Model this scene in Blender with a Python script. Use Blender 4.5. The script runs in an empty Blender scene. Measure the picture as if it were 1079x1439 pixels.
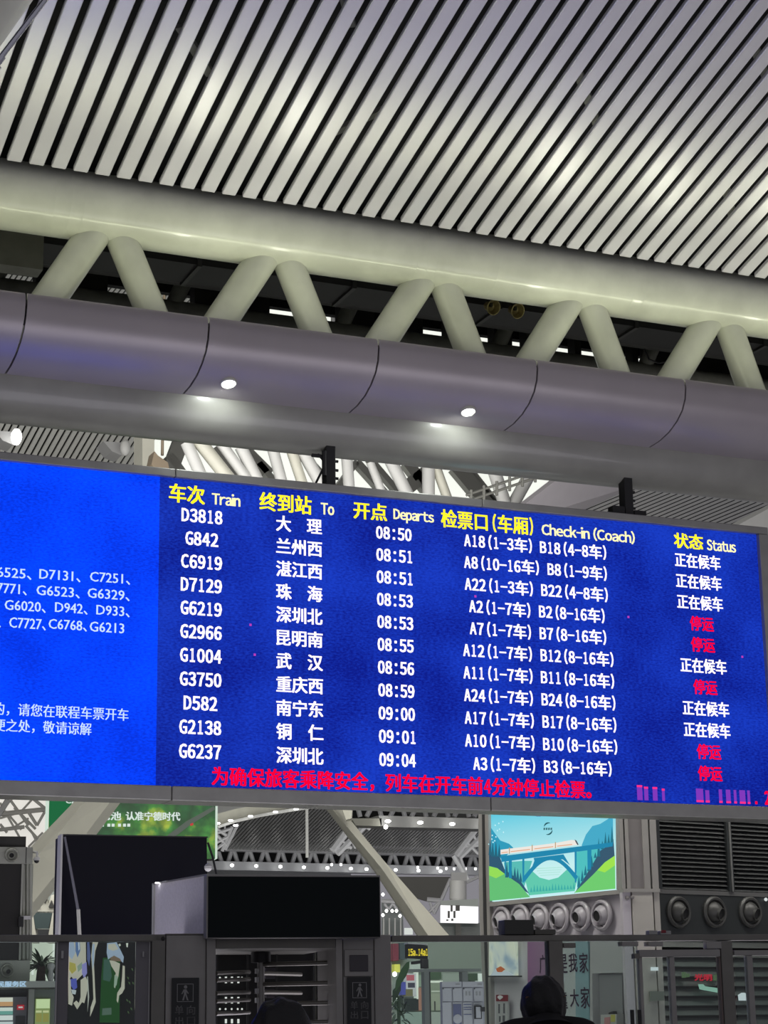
import bpy, math, random
from math import sin, cos, pi, sqrt, radians, atan2
from mathutils import Vector as V, Matrix

S = bpy.context.scene
COL = S.collection
random.seed(7)

# ------------------------------------------------------------------ camera
F = 2811.0                     # focal length in pixels of the 1079 x 1439 photograph
CX, CY = 539.5, 719.5
RIGHT = V((0.91784361, -0.39666776, -0.01475797))
UP = V((-0.08664105, -0.23648301, 0.96776501))
FWD = V((0.38737119, 0.88697828, 0.25142213))
CAM = V((0, 0, 1.55))
cam = bpy.data.cameras.new('camera')
cam.sensor_fit = 'VERTICAL'
cam.sensor_height = 24.0
cam.lens = 24.0 * F / 1439.0
cam.clip_start = 0.1
cam.clip_end = 600
cob = bpy.data.objects.new('camera', cam)
COL.objects.link(cob)
m = Matrix.Identity(4)
for i in range(3):
    m[i][0], m[i][1], m[i][2], m[i][3] = RIGHT[i], UP[i], -FWD[i], CAM[i]
cob.matrix_world = m
S.camera = cob

# ------------------------------------------------------------------ world, exposure, large lights
w = bpy.data.worlds.new('hall_ambient')
S.world = w
w.use_nodes = True
w.node_tree.nodes['Background'].inputs[0].default_value = (0.80, 0.78, 0.86, 1)
w.node_tree.nodes['Background'].inputs[1].default_value = 0.29
S.view_settings.view_transform = 'Standard'
S.view_settings.look = 'None'
S.view_settings.exposure = 0.0
S.view_settings.gamma = 1.0
S.view_settings.use_curve_mapping = False


def area(name, loc, target, size, size_y, power, color):
    l = bpy.data.lights.new(name, 'AREA')
    l.shape = 'RECTANGLE'
    l.size, l.size_y, l.energy, l.color = size, size_y, power, color
    o = bpy.data.objects.new(name, l)
    COL.objects.link(o)
    o.location = loc
    o.rotation_euler = (V(target) - V(loc)).to_track_quat('-Z', 'Y').to_euler()
    return o


area('hall_fill', (30, 105, 2.5), (32, 112, 20), 70, 50, 9000, (1, 1, 0.95))  # added upward fill for the far hall, not a visible lamp
area('concourse_fill', (8, 40, 11.0), (12, 52, 18), 30, 14, 3200, (1, 0.98, 0.94))  # added fill that brightens the ceilings beyond the truss
area('kiosk_fill', (9.5, 19.9, 7.0), (10.5, 25, 2.8), 16, 0.5, 700, (1, 0.98, 0.93))  # unseen fill behind the board, added to brighten the kiosks
area('gallery_fill', (8.5, 12.9, 0.5), (8.9, 14.6, 10.5), 16, 4.5, 370, (0.95, 0.91, 1.0))  # added fill below the view, brightens slats and truss from underneath
area('middle_hall_fill', (13, 31, 12.0), (15, 36, 1), 24, 8, 1500, (1, 0.98, 0.92))  # added fill hidden behind the truss, brightens the leaning columns
area('truss_uplight', (8.5, 18.30, 8.56), (8.5, 17.75, 10.0), 18, 0.12, 92, (0.96, 1.0, 0.70))


# ------------------------------------------------------------------ pixel helpers (a pixel of the photo becomes a ray from the camera)
FH = V((FWD.x, FWD.y, 0)).normalized()


def ray(px, py):
    return RIGHT * ((px - CX) / F) - UP * ((py - CY) / F) + FWD


def onY(px, py, Y):
    d = ray(px, py)
    return CAM + d * (Y / d.y)


def far(px, py, f):
    d = ray(px, py)
    return CAM + d * (f / (d.x * FH.x + d.y * FH.y))


def hy(x):
    return 1450 - 0.01525 * (x - 540)


class Plane:
    """a vertical plane: a point and the horizontal direction whose vanishing point is at pixel column vx"""
    def __init__(s, px, f, vx):
        s.p = far(px, hy(px), f)
        s.p.z = 0
        d = ray(vx, hy(vx))
        d.z = 0
        d.normalize()
        if d.dot(RIGHT) < 0:
            d = -d
        s.d = d
        n = V((-d.y, d.x, 0))
        if n.dot(FWD) < 0:
            n = -n
        s.n = n

    def at(s, px, py, off=0):
        d = ray(px, py)
        q = s.p + s.n * off
        return CAM + d * ((q - CAM).dot(s.n) / d.dot(s.n))

    def sz(s, px, py, off=0):
        q = s.at(px, py, off)
        return (q - s.p).dot(s.d), q.z

    def pt(s, a, z, off=0):
        return s.p + s.d * a + s.n * off + V((0, 0, z))


# ------------------------------------------------------------------ materials
MATS = {}


def mat(name, col, rough=0.5, metal=0.0, emit=None, strength=1.0, noise=0.0, nscale=4.0, bump=0.0, col2=None, coat=0.0, spec=0.5):
    if name in MATS:
        return MATS[name]
    m = bpy.data.materials.new(name)
    m.use_nodes = True
    nt = m.node_tree
    b = nt.nodes['Principled BSDF']
    b.inputs['Base Color'].default_value = (*col, 1)
    b.inputs['Roughness'].default_value = rough
    b.inputs['Metallic'].default_value = metal
    b.inputs['Specular IOR Level'].default_value = spec
    b.inputs['Coat Weight'].default_value = coat
    if emit:
        b.inputs['Emission Color'].default_value = (*emit, 1)
        b.inputs['Emission Strength'].default_value = strength
    if noise or col2 or bump:
        tc = nt.nodes.new('ShaderNodeTexCoord')
        n = nt.nodes.new('ShaderNodeTexNoise')
        n.inputs['Scale'].default_value = nscale
        n.inputs['Detail'].default_value = 6
        nt.links.new(tc.outputs['Object'], n.inputs['Vector'])
        r = nt.nodes.new('ShaderNodeValToRGB')
        c2 = col2 if col2 else tuple(c * (1 - noise) for c in col)
        r.color_ramp.elements[0].position = 0.35
        r.color_ramp.elements[1].position = 0.65
        r.color_ramp.elements[0].color = (*c2, 1)
        r.color_ramp.elements[1].color = (*col, 1)
        nt.links.new(n.outputs['Fac'], r.inputs['Fac'])
        nt.links.new(r.outputs['Color'], b.inputs['Base Color'])
        if emit:
            nt.links.new(r.outputs['Color'], b.inputs['Emission Color'])
        if bump:
            bp = nt.nodes.new('ShaderNodeBump')
            bp.inputs['Strength'].default_value = bump
            bp.inputs['Distance'].default_value = 0.01
            nt.links.new(n.outputs['Fac'], bp.inputs['Height'])
            nt.links.new(bp.outputs['Normal'], b.inputs['Normal'])
    MATS[name] = m
    return m


def glow(name, col, strength=1.0):
    return mat(name, (0, 0, 0), 0.6, emit=col, strength=strength, spec=0.1)


def led(name, ca, cb, scale=26.0):
    """LED wall: emission with the fine mottled weave of its pixels"""
    m = bpy.data.materials.new(name)
    m.use_nodes = True
    nt = m.node_tree
    b = nt.nodes['Principled BSDF']
    b.inputs['Base Color'].default_value = (0.005, 0.005, 0.01, 1)
    b.inputs['Roughness'].default_value = 0.8
    b.inputs['Specular IOR Level'].default_value = 0.05
    tc = nt.nodes.new('ShaderNodeTexCoord')
    mp = nt.nodes.new('ShaderNodeMapping')
    mp.inputs['Scale'].default_value = (1, 1, 2.2)
    n = nt.nodes.new('ShaderNodeTexNoise')
    n.inputs['Scale'].default_value = scale
    n.inputs['Detail'].default_value = 3
    n2 = nt.nodes.new('ShaderNodeTexNoise')
    n2.inputs['Scale'].default_value = 1.1
    mx = nt.nodes.new('ShaderNodeMath')
    mx.operation = 'ADD'
    m2 = nt.nodes.new('ShaderNodeMath')
    m2.operation = 'MULTIPLY'
    m2.inputs[1].default_value = 0.5
    r = nt.nodes.new('ShaderNodeValToRGB')
    r.color_ramp.elements[0].position = 0.38
    r.color_ramp.elements[1].position = 0.62
    r.color_ramp.elements[0].color = (*ca, 1)
    r.color_ramp.elements[1].color = (*cb, 1)
    nt.links.new(tc.outputs['Object'], mp.inputs[0])
    nt.links.new(mp.outputs[0], n.inputs['Vector'])
    nt.links.new(tc.outputs['Object'], n2.inputs['Vector'])
    nt.links.new(n.outputs['Fac'], mx.inputs[0])
    nt.links.new(n2.outputs['Fac'], mx.inputs[1])
    nt.links.new(mx.outputs[0], m2.inputs[0])
    nt.links.new(m2.outputs[0], r.inputs['Fac'])
    nt.links.new(r.outputs['Color'], b.inputs['Emission Color'])
    b.inputs['Emission Strength'].default_value = 1.0
    return m


def glassmat():
    m = bpy.data.materials.new('clear_glass')
    m.use_nodes = True
    nt = m.node_tree
    nt.nodes.clear()
    o = nt.nodes.new('ShaderNodeOutputMaterial')
    mix = nt.nodes.new('ShaderNodeMixShader')
    t = nt.nodes.new('ShaderNodeBsdfTransparent')
    t.inputs[0].default_value = (0.80, 0.86, 0.84, 1)
    g = nt.nodes.new('ShaderNodeBsdfGlossy')
    g.inputs['Roughness'].default_value = 0.03
    fr = nt.nodes.new('ShaderNodeFresnel')
    fr.inputs[0].default_value = 1.5
    nt.links.new(fr.outputs[0], mix.inputs[0])
    nt.links.new(t.outputs[0], mix.inputs[1])
    nt.links.new(g.outputs[0], mix.inputs[2])
    nt.links.new(mix.outputs[0], o.inputs[0])
    return m


GLASS = glassmat()
PAINT = mat('white_painted_steel', (0.66, 0.67, 0.58), 0.34, 0.0, noise=0.14, nscale=2.5, bump=0.05, coat=0.3)
SLAT = mat('white_aluminium_slat', (0.70, 0.68, 0.725), 0.36, 0.30, noise=0.05, nscale=1.5)
PANEL = mat('lavender_grey_panel', (0.40, 0.365, 0.375), 0.38, 0.25, noise=0.08, nscale=1.3)
DARK = mat('black_void_panel', (0.012, 0.012, 0.012), 0.8)
DUCT = mat('dark_duct_metal', (0.06, 0.06, 0.055), 0.5, 0.3, noise=0.4, nscale=3)
FRAME = mat('grey_screen_frame', (0.36, 0.36, 0.34), 0.38, 0.5, noise=0.12, nscale=5)
BLACKM = mat('black_metal', (0.01, 0.01, 0.011), 0.45)
GATE = mat('brushed_dark_steel', (0.21, 0.205, 0.185), 0.45, 0.35, noise=0.15, nscale=6)
GATEL = mat('brushed_steel', (0.34, 0.33, 0.315), 0.42, 0.35, noise=0.12, nscale=6)
CREAM = mat('cream_painted_metal', (0.60, 0.59, 0.50), 0.45, noise=0.08, nscale=2)
FARW = mat('far_white_steel', (0.62, 0.62, 0.60), 0.5, noise=0.1, nscale=1)
FARG = mat('far_grey_panel', (0.40, 0.40, 0.40), 0.5, noise=0.1, nscale=1)
LOUV = mat('charcoal_louvre', (0.030, 0.034, 0.034), 0.4, 0.3, noise=0.15, nscale=5)
LILAC = mat('pale_lilac_panel', (0.50, 0.47, 0.50), 0.4, noise=0.05, nscale=3)
WHITEL = glow('white_lamp', (1, 1, 0.96), 6)
SKYP = mat('milky_skylight_panel', (0.5, 0.5, 0.5), 0.6, emit=(0.9, 0.93, 0.84), strength=0.95)


# ------------------------------------------------------------------ mesh builder
class MB:
    def __init__(s):
        s.v, s.f = [], []

    def add(s, vs, fs):
        k = len(s.v)
        s.v += [V(q) for q in vs]
        s.f += [tuple(i + k for i in f) for f in fs]
        return s

    def hexa(s, b, t):
        """b, t: four bottom and four top points"""
        return s.add(list(b) + list(t), [(3, 2, 1, 0), (4, 5, 6, 7), (0, 1, 5, 4), (1, 2, 6, 5), (2, 3, 7, 6), (3, 0, 4, 7)])

    def box(s, x0, x1, y0, y1, z0, z1):
        return s.hexa([(x0, y0, z0), (x1, y0, z0), (x1, y1, z0), (x0, y1, z0)], [(x0, y0, z1), (x1, y0, z1), (x1, y1, z1), (x0, y1, z1)])

    def pbox(s, P, a0, a1, z0, z1, d0, d1):
        """box in the frame of a Plane"""
        return s.hexa([P.pt(a0, z0, d0), P.pt(a1, z0, d0), P.pt(a1, z0, d1), P.pt(a0, z0, d1)],
                      [P.pt(a0, z1, d0), P.pt(a1, z1, d0), P.pt(a1, z1, d1), P.pt(a0, z1, d1)])

    def pix(s, P, x0, y0, x1, y1, d0, d1):
        """box whose front face covers a pixel rectangle on the plane"""
        ym, xm = (y0 + y1) / 2, (x0 + x1) / 2
        a0, a1 = P.sz(x0, ym, d0)[0], P.sz(x1, ym, d0)[0]
        z1, z0 = P.sz(xm, y0, d0)[1], P.sz(xm, y1, d0)[1]
        return s.pbox(P, a0, a1, z0, z1, d0, d1)

    def prism(s, pts, ext):
        n = len(pts)
        pts = [V(p) for p in pts]
        e = V(ext)
        return s.add(pts + [p + e for p in pts], [tuple(range(n)), tuple(range(2 * n - 1, n - 1, -1))] +
                     [(i, i + n, (i + 1) % n + n, (i + 1) % n) for i in range(n)])

    def ppoly(s, P, pix, d0, d1):
        pts = [P.at(x, y, d0) for x, y in pix]
        return s.prism(pts, P.n * (d1 - d0))

    def tube(s, p0, p1, r0, r1=None, n=12, cap=True):
        p0, p1 = V(p0), V(p1)
        r1 = r0 if r1 is None else r1
        d = (p1 - p0).normalized()
        a = d.orthogonal().normalized()
        b = d.cross(a)
        vs = []
        for p, r in ((p0, r0), (p1, r1)):
            for i in range(n):
                t = 2 * pi * i / n
                vs.append(p + (a * cos(t) + b * sin(t)) * r)
        fs = [(i, (i + 1) % n, (i + 1) % n + n, i + n) for i in range(n)]
        if cap:
            fs += [tuple(range(n - 1, -1, -1)), tuple(range(n, 2 * n))]
        return s.add(vs, fs)

    def bar(s, p0, p1, wd, dp, side=None):
        """rectangular member from p0 to p1; wd across, dp along the view depth (side = depth direction)"""
        p0, p1 = V(p0), V(p1)
        d = (p1 - p0).normalized()
        k = V(side) if side else V((0, 1, 0))
        a = d.cross(k).normalized() * (wd / 2)
        k = a.cross(d).normalized() * (dp / 2)
        return s.hexa([p0 - a - k, p0 + a - k, p0 + a + k, p0 - a + k], [p1 - a - k, p1 + a - k, p1 + a + k, p1 - a + k])

    def lathe(s, c, axis, prof, n=24):
        c, d = V(c), V(axis).normalized()
        a = d.orthogonal().normalized()
        b = d.cross(a)
        vs = []
        for r, h in prof:
            for i in range(n):
                t = 2 * pi * i / n
                vs.append(c + d * h + (a * cos(t) + b * sin(t)) * max(r, 0.0005))
        fs = []
        for j in range(len(prof) - 1):
            for i in range(n):
                fs.append((j * n + i, j * n + (i + 1) % n, (j + 1) * n + (i + 1) % n, (j + 1) * n + i))
        return s.add(vs, fs)

    def ball(s, c, r, n=12, sx=1, sz=1):
        k = n // 2
        return s.lathe(c, (0, 0, 1), [(r * sx * sin(pi * j / k), -r * sz * cos(pi * j / k)) for j in range(k + 1)], n)


def link(name, me, parent=None, loc=(0, 0, 0)):
    o = bpy.data.objects.new(name, me)
    COL.objects.link(o)
    o.location = loc
    if parent:
        o.parent = parent
    return o


def base(o):
    """world offset of a part's parent chain"""
    t = V((0, 0, 0))
    while o is not None:
        t += V(o.location)
        o = o.parent
    return t


def build(name, mb, material, parent=None, smooth=False, loc=None, bevel=0.0):
    """world-space builder -> ONE mesh object; a top-level one gets its origin at its own base"""
    if parent is None and loc is None and mb.v:
        xs = [p.x for p in mb.v]; ys = [p.y for p in mb.v]; zs = [p.z for p in mb.v]
        loc = V(((min(xs) + max(xs)) / 2, (min(ys) + max(ys)) / 2, min(zs)))
    loc = V(loc) if loc is not None else V((0, 0, 0))
    off = base(parent) + loc
    me = bpy.data.meshes.new(name)
    me.from_pydata([tuple(p - off) for p in mb.v], [], mb.f)
    me.materials.append(material)
    me.validate()
    me.update()
    import bmesh
    bm = bmesh.new()
    bm.from_mesh(me)
    bmesh.ops.recalc_face_normals(bm, faces=bm.faces)
    bm.to_mesh(me)
    bm.free()
    if smooth:
        for p in me.polygons:
            p.use_smooth = True
    o = link(name, me, parent, loc)
    if smooth:
        md = o.modifiers.new('edges', 'EDGE_SPLIT')
        md.split_angle = radians(38)
    if bevel:
        md = o.modifiers.new('bevel', 'BEVEL')
        md.width = bevel
        md.segments = 2
        md.limit_method = 'ANGLE'
    return o


def tag(o, label=None, cat=None, group=None, kind=None):
    if label: o['label'] = label
    if cat: o['category'] = cat
    if group: o['group'] = group
    if kind: o['kind'] = kind
    return o


def thing(name, loc, label, cat, group=None):
    o = bpy.data.objects.new(name, None)
    o.empty_display_size = 0.2
    COL.objects.link(o)
    o.location = loc
    return tag(o, label, cat, group)


GLY = {}


def glyph(ch):
    """outline mesh data of one character in the sans face: vertices, faces, x-extent"""
    if ch in GLY:
        return GLY[ch]
    cu = bpy.data.curves.new('glyph', 'FONT')
    cu.body = ch
    cu.resolution_u = 2
    tmp = bpy.data.objects.new('glyph_src', cu)
    COL.objects.link(tmp)
    me = bpy.data.meshes.new_from_object(tmp.evaluated_get(bpy.context.evaluated_depsgraph_get()))
    bpy.data.objects.remove(tmp)
    bpy.data.curves.remove(cu)
    vs = [(v.co.x, v.co.y) for v in me.vertices]
    fs = [tuple(p.vertices) for p in me.polygons]
    bpy.data.meshes.remove(me)
    xs = [v[0] for v in vs] or [0, 1]
    GLY[ch] = (vs, fs, min(xs), max(xs))
    return GLY[ch]


def lay(body, mode):
    """glyphs side by side: 'cell' = LED terminal cells, 'prop' = proportional grotesque"""
    out, x = [], 0.0
    for ch in body:
        wide = ord(ch) > 0x2E80
        half = ord(ch) < 0x80
        if ch in ' \u3000':
            x += 1.0 if ch == '\u3000' else (0.5 if mode == 'cell' else 0.32)
            continue
        g = glyph(chr(ord(ch) + 0xFEE0) if half else ch)
        gw = g[3] - g[2]
        if not half:
            if ch in '（）' and mode == 'prop':
                out.append((g, x + 0.05 - g[2], 1.0)); x += gw + 0.12
            else:
                out.append((g, x, 1.0)); x += 1.0
        elif mode == 'cell':
            tw = 0.40
            if ch == '1': tw = 0.24
            elif ch in ':.': tw = 0.11
            elif ch == '-': tw = 0.42
            elif ch in '()': tw = 0.17
            sx = tw / gw
            o = 0.25 - tw / 2 + (0.08 if ch == '(' else -0.08 if ch == ')' else 0)
            out.append((g, x + o - g[2] * sx, sx)); x += 0.5
        else:
            sx = 0.45 if ch == '-' else 1.0
            out.append((g, x - g[2] * sx, sx)); x += gw * sx + 0.055
    return out


def text(name, body, P3, ex, ez, width, height, material, parent, nrm, bold=0.012, mode='prop', label=None):
    """flat lettering: P3 = left bottom corner; ex along, ez up; fitted to width x height metres; bold in metres"""
    ex, ez, P3 = V(ex), V(ez), V(P3)
    pts, fs = [], []
    for g, ox, sx in lay(body, mode):
        k = len(pts)
        pts += [(ox + vx * sx, vy) for vx, vy in g[0]]
        fs += [tuple(i + k for i in f) for f in g[1]]
    x0, x1 = min(p[0] for p in pts), max(p[0] for p in pts)
    y0, y1 = min(p[1] for p in pts), max(p[1] for p in pts)
    off = base(parent)
    vv, ff = [], []
    shifts = [(0, 0)] if bold <= 0 else [(-bold, -bold * .45), (bold, -bold * .45), (-bold, bold * .45), (bold, bold * .45)]
    for a, b in shifts:
        k = len(vv)
        for px, py in pts:
            vv.append(P3 + ex * ((px - x0) / (x1 - x0) * width + a) + ez * ((py - y0) / (y1 - y0) * height + b) - off)
        ff += [tuple(i + k for i in f) for f in fs]
    me = bpy.data.meshes.new(name)
    me.from_pydata([tuple(v) for v in vv], [], ff)
    me.materials.append(material)
    me.update()
    o = link(name, me, parent)
    if label: o['label'] = label
    return o


def plain(name, body, P3, ex, ez, width, height, material, parent, bold=0.0, label=None):
    """lettering set in the humanist face as one run"""
    g = glyph(body)
    xs = [v[0] for v in g[0]]; ys = [v[1] for v in g[0]]
    x0, x1, y0, y1 = min(xs), max(xs), min(ys), max(ys)
    off = base(parent)
    ex, ez, P3 = V(ex), V(ez), V(P3)
    vv, ff = [], []
    for a in ((0,) if bold <= 0 else (-bold, bold)):
        k = len(vv)
        vv += [tuple(P3 + ex * ((x - x0) / (x1 - x0) * width + a) + ez * ((y - y0) / (y1 - y0) * height) - off) for x, y in g[0]]
        ff += [tuple(i + k for i in f) for f in g[1]]
    me = bpy.data.meshes.new(name)
    me.from_pydata(vv, [], ff)
    me.materials.append(material)
    me.update()
    o = link(name, me, parent)
    if label: o['label'] = label
    return o


# outline all characters once, while the scene is still empty
for _c in set('车次终到站开点检票口厢状态大理兰州西湛江珠海深圳北昆明南武汉重庆宁东铜仁正在候停运为确保旅客乘降安全，列前4分钟止。（）看电池认准德时代广是我家靠便民服务区光单向出'
              + ''.join(chr(ord(q) + 0xFEE0) for q in 'ABCDG0123456789():.-TrainoDepartsChck-i(C)StusLal')):
    glyph(_c)

# ================================================================== SETTING
mb = MB().box(-30, 70, -12, 170, -0.2, 0)
tag(build('floor', mb, mat('polished_granite_floor', (0.42, 0.42, 0.42), 0.18, noise=0.15, nscale=2, coat=0.4)), kind='structure')
mb = MB().box(-30, 70, 169, 169.4, 0, 36)
tag(build('wall_back', mb, mat('pale_end_wall', (0.35, 0.36, 0.36), 0.6, noise=0.2, nscale=0.3)), kind='structure')
mb = MB().box(-30, -29.6, 20, 169, 0, 36)
tag(build('wall_left', mb, MATS['pale_end_wall']), kind='structure')

# near ceiling: sloping white slats with open black joints, dark deck above
SLOPE, SY0, SZ0 = -0.265, 18.58, 10.12
def slz(y): return SZ0 + SLOPE * (y - SY0)
ceil = thing('ceiling', (8, 12, slz(12)), None, None)
ceil['kind'] = 'structure'
prof = [(0, 0.012), (0.006, 0.0), (0.0, 0.0)]
W_, T_ = 0.1527, 0.055
cross = [(0.0, 0.050), (0.0, 0.010), (0.008, 0.0), (W_ - 0.008, 0.0), (W_, 0.010), (W_, 0.050)]
Ya, Yb_ = SY0, 5.0
sm = MB()
vs = []
for y in (Ya, Yb_):
    for (a, h) in cross:
        vs.append((a, y, slz(y) + h))
n = len(cross)
sm.add(vs, [(i, i + 1, i + 1 + n, i + n) for i in range(n - 1)] + [tuple(range(n)), tuple(range(2 * n - 1, n - 1, -1)), (n - 1, 0, n, 2 * n - 1)])
first = build('ceiling_slat', sm, SLAT, ceil)
k0, k1 = -12, 62
for k in range(k0, k1):
    x = 3.945 + 0.075 + 0.2287 * k
    o = first if k == k0 else first.copy()
    if k != k0:
        COL.objects.link(o)
        o.parent = ceil
    o.location = (x, 0, 0)
deck = MB()
deck.hexa([(-2, SY0 + 0.1, slz(SY0) + 0.55), (24, SY0 + 0.1, slz(SY0) + 0.55), (24, 4, slz(4) + 0.55), (-2, 4, slz(4) + 0.55)],
          [(-2, SY0 + 0.1, slz(SY0) + 0.65), (24, SY0 + 0.1, slz(SY0) + 0.65), (24, 4, slz(4) + 0.65), (-2, 4, slz(4) + 0.65)])
build('roof_deck', deck, DARK, ceil)
pm = MB()
for (x, y, L, r, dx) in [(5.2, 16.6, 1.4, .05, .5), (7.6, 17.2, 1.2, .04, -.4), (9.3, 16.2, 1.7, .05, .6), (10.9, 15.4, 1.9, .06, .8), (12.3, 16.6, 1.3, .05, .5), (6.5, 15.7, 1.2, .04, .3), (11.8, 17.4, 1.2, .04, .4), (13.4, 15.6, 1.4, .05, .6), (8.4, 14.8, 1.4, .05, .4)]:
    pm.bar((x, y, slz(y) + 0.22), (x + dx, y + L * .4, slz(y + L * .4) + 0.22), 0.09, 0.05, (0, 0, 1))
build('hanger', pm, mat('galvanised_hanger', (0.30, 0.30, 0.27), 0.5, 0.3), ceil)

# ================================================================== MAIN TRUSS
UY, UZ, UR = 19.0, 9.93, 0.365
LY, LZ, LR = 19.2, 7.98, 0.42
XA, XB = -1.0, 20.0
truss = thing('roof_truss', (9, 19.1, LZ - LR), 'large white tubular roof truss carrying the blue departure board, clad with curved lavender panels', 'truss')


def longpipe(name, y, z, r, material, parent, x0=XA, x1=XB, n=40, weld=()):
    mb = MB()
    xs = [x0, x1]
    for wx in weld:
        xs += [wx - 0.10, wx - 0.012, wx - 0.004, wx + 0.004, wx + 0.012, wx + 0.10]
    xs = sorted(xs)
    vs, fs = [], []
    for i, x in enumerate(xs):
        rr = r
        for wx in weld:
            if abs(abs(x - wx) - 0.004) < 1e-6:
                rr = r + 0.0015
        for j in range(n):
            t = 2 * pi * j / n
            vs.append((x, y + rr * cos(t), z + rr * sin(t)))
    for i in range(len(xs) - 1):
        for j in range(n):
            fs.append((i * n + j, i * n + (j + 1) % n, (i + 1) * n + (j + 1) % n, (i + 1) * n + j))
    mb.add(vs, fs)
    return build(name, mb, material, parent, smooth=True)


longpipe('upper_chord', UY, UZ, UR, PAINT, truss, weld=(4.55, 4.72, 4.86, 8.62, 8.74, 8.86, 9.6, 11.35, 11.5))
longpipe('lower_chord', LY, LZ, LR, mat('shaded_white_steel', (0.31, 0.31, 0.28), 0.36, noise=0.14, nscale=2.5, coat=0.3), truss)  # same paint as the upper chord, its weaker light put into the colour
un = [5.20 + 1.87 * k for k in range(-3, 8)]
ln = [4.20 + 1.845 * k for k in range(-3, 9)]
for i in range(len(un)):
    for j, dx in ((i, 0.10), (i + 1, -0.10)):
        s = 1 if j == i else -1
        mb = MB().tube((un[i] - s * 0.10, UY, UZ - 0.2), (ln[j], LY - 0.06, LZ + 0.2), 0.175 if s == 1 else 0.165, n=24)
        build('web_strut', mb, PAINT, truss, smooth=True)
# curved cladding panels along the lower chord
pr = [(17.97, 8.47), (17.955, 8.385), (17.98, 8.26), (18.05, 8.15), (18.17, 8.06), (18.34, 7.985), (18.55, 7.94), (18.80, 7.925)]
bk = [(y + 0.03, z + 0.03) for y, z in pr]
for k in range(-4, 8):
    x0 = 5.967 + 1.844 * k + 0.012
    x1 = x0 + 1.844 - 0.020
    mb = MB()
    n = len(pr)
    vs = [(x0, y, z) for y, z in pr] + [(x1, y, z) for y, z in pr] + [(x0, y, z) for y, z in bk] + [(x1, y, z) for y, z in bk]
    fs = []
    for i in range(n - 1):
        fs.append((i, i + 1, n + i + 1, n + i))
        fs.append((2 * n + i, 3 * n + i, 3 * n + i + 1, 2 * n + i + 1))
        fs.append((i, 2 * n + i, 2 * n + i + 1, i + 1))
        fs.append((n + i, n + i + 1, 3 * n + i + 1, 3 * n + i))
    fs += [(0, n, 3 * n, 2 * n), (n - 1, 3 * n - 1, 4 * n - 1, 2 * n - 1)]
    mb.add(vs, fs)
    build('cladding_panel', mb, PANEL, truss, smooth=True)
# top flange behind the cladding, keeps the inside of the panel dark
build('cladding_top', MB().box(XA, XB, 17.99, 18.62, 8.40, 8.43), DUCT, truss)

# round downlights in the underside of the cladding
def spot(name, loc, target, power, color, angle, blend=0.6, radius=0.05):
    l = bpy.data.lights.new(name, 'SPOT')
    l.energy, l.color, l.spot_size, l.spot_blend, l.shadow_soft_size = power, color, radians(angle), blend, radius
    o = bpy.data.objects.new(name, l)
    COL.objects.link(o)
    o.location = loc
    o.rotation_euler = (V(target) - V(loc)).to_track_quat('-Z', 'Y').to_euler()
    return o


for i, (px, py) in enumerate(((321, 552), (658, 591))):
    d = ray(px, py)
    # point on the sloping underside near y = 18.45
    q = CAM + d * (18.38 / d.y)
    t = thing('downlight', (q.x, 18.38, 7.96), ['round white downlight glowing in the cladding above the train number column',
              'round white downlight glowing in the cladding above the check-in column'][i], 'downlight')
    nx = V((0, -0.28, -0.96)).normalized()
    c = V((q.x, 18.38, 7.965))
    build('bezel', MB().lathe(c, nx, [(0.085, -0.02), (0.085, 0.012), (0.075, 0.018), (0.07, 0.010)], 28), PAINT, t, smooth=True)
    build('lens', MB().lathe(c, nx, [(0.072, 0.008), (0.05, 0.020), (0.0, 0.025)], 28), WHITEL, t, smooth=True)
    spot('downlight_beam', c + nx * 0.07, (q.x, 18.9, 7.3), 24, (0.95, 1.0, 0.95), 150, 0.9, 0.06)

# uplights standing on the truss, aimed at the slats
for i, (ux, e) in enumerate(((6.3, 1), (7.46, 1), (10.7, 1.25), (12.14, 1), (13.76, 1))):
    desc = ['over the first two destinations', 'over the destination column', 'over the check-in column', 'over the gap beside the status column', 'over the right end of the board'][i]
    t = thing('uplight', (ux, 18.35, 8.43), 'small floodlight standing on the truss cladding ' + desc, 'floodlight', None)
    build('lamp_body', MB().box(ux - 0.10, ux + 0.10, 18.27, 18.43, 8.43, 8.50), DUCT, t, bevel=0.01)
    build('lens', MB().box(ux - 0.08, ux + 0.08, 18.29, 18.41, 8.50, 8.51), WHITEL, t)
    spot('uplight_beam', (ux - 0.05, 18.36, 8.60), (ux - 0.4, 18.0, 10.2), 12 * e, (0.98, 1.0, 0.80), 130, 1.0, 0.10)

# ------------------------------------------------------------------ rear truss, ducts and dark soffit seen between the struts
rear = thing('rear_truss', (9, 22, 8.6), 'dim rear roof truss chord behind the web struts', 'truss')
p0, p1 = onY(0, 413, 22), onY(1079, 548, 22)
zr = (p0.z + p1.z) / 2
longpipe('rear_chord', 22, zr, 0.17, mat('mottled_grey_steel', (0.30, 0.30, 0.26), 0.6, noise=0.3), rear, n=24)  # mottled grey, darker than the front chord paint
for k in range(12):
    xx = 0.2 + k * 2.2
    build('rear_strut', MB().tube((xx, 22, zr), (xx + 0.9, 21.6, zr + 2.2), 0.10, n=12), MATS['mottled_grey_steel'], rear, smooth=True)
zt = onY(540, 452, 22.6).z
tag(build('trim_1', MB().box(-3, 26, 22.6, 22.7, zt, 36), DARK), kind='structure')
tag(build('trim_2', MB().box(-3, 26, 18.72, 22.6, 10.95, 11.05), DARK), kind='structure')
tag(build('trim_3', MB().box(-30, 70, 22.8, 169, 36, 36.2), mat('far_roof_deck', (0.10, 0.10, 0.10), 0.8)), kind='structure')
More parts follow.
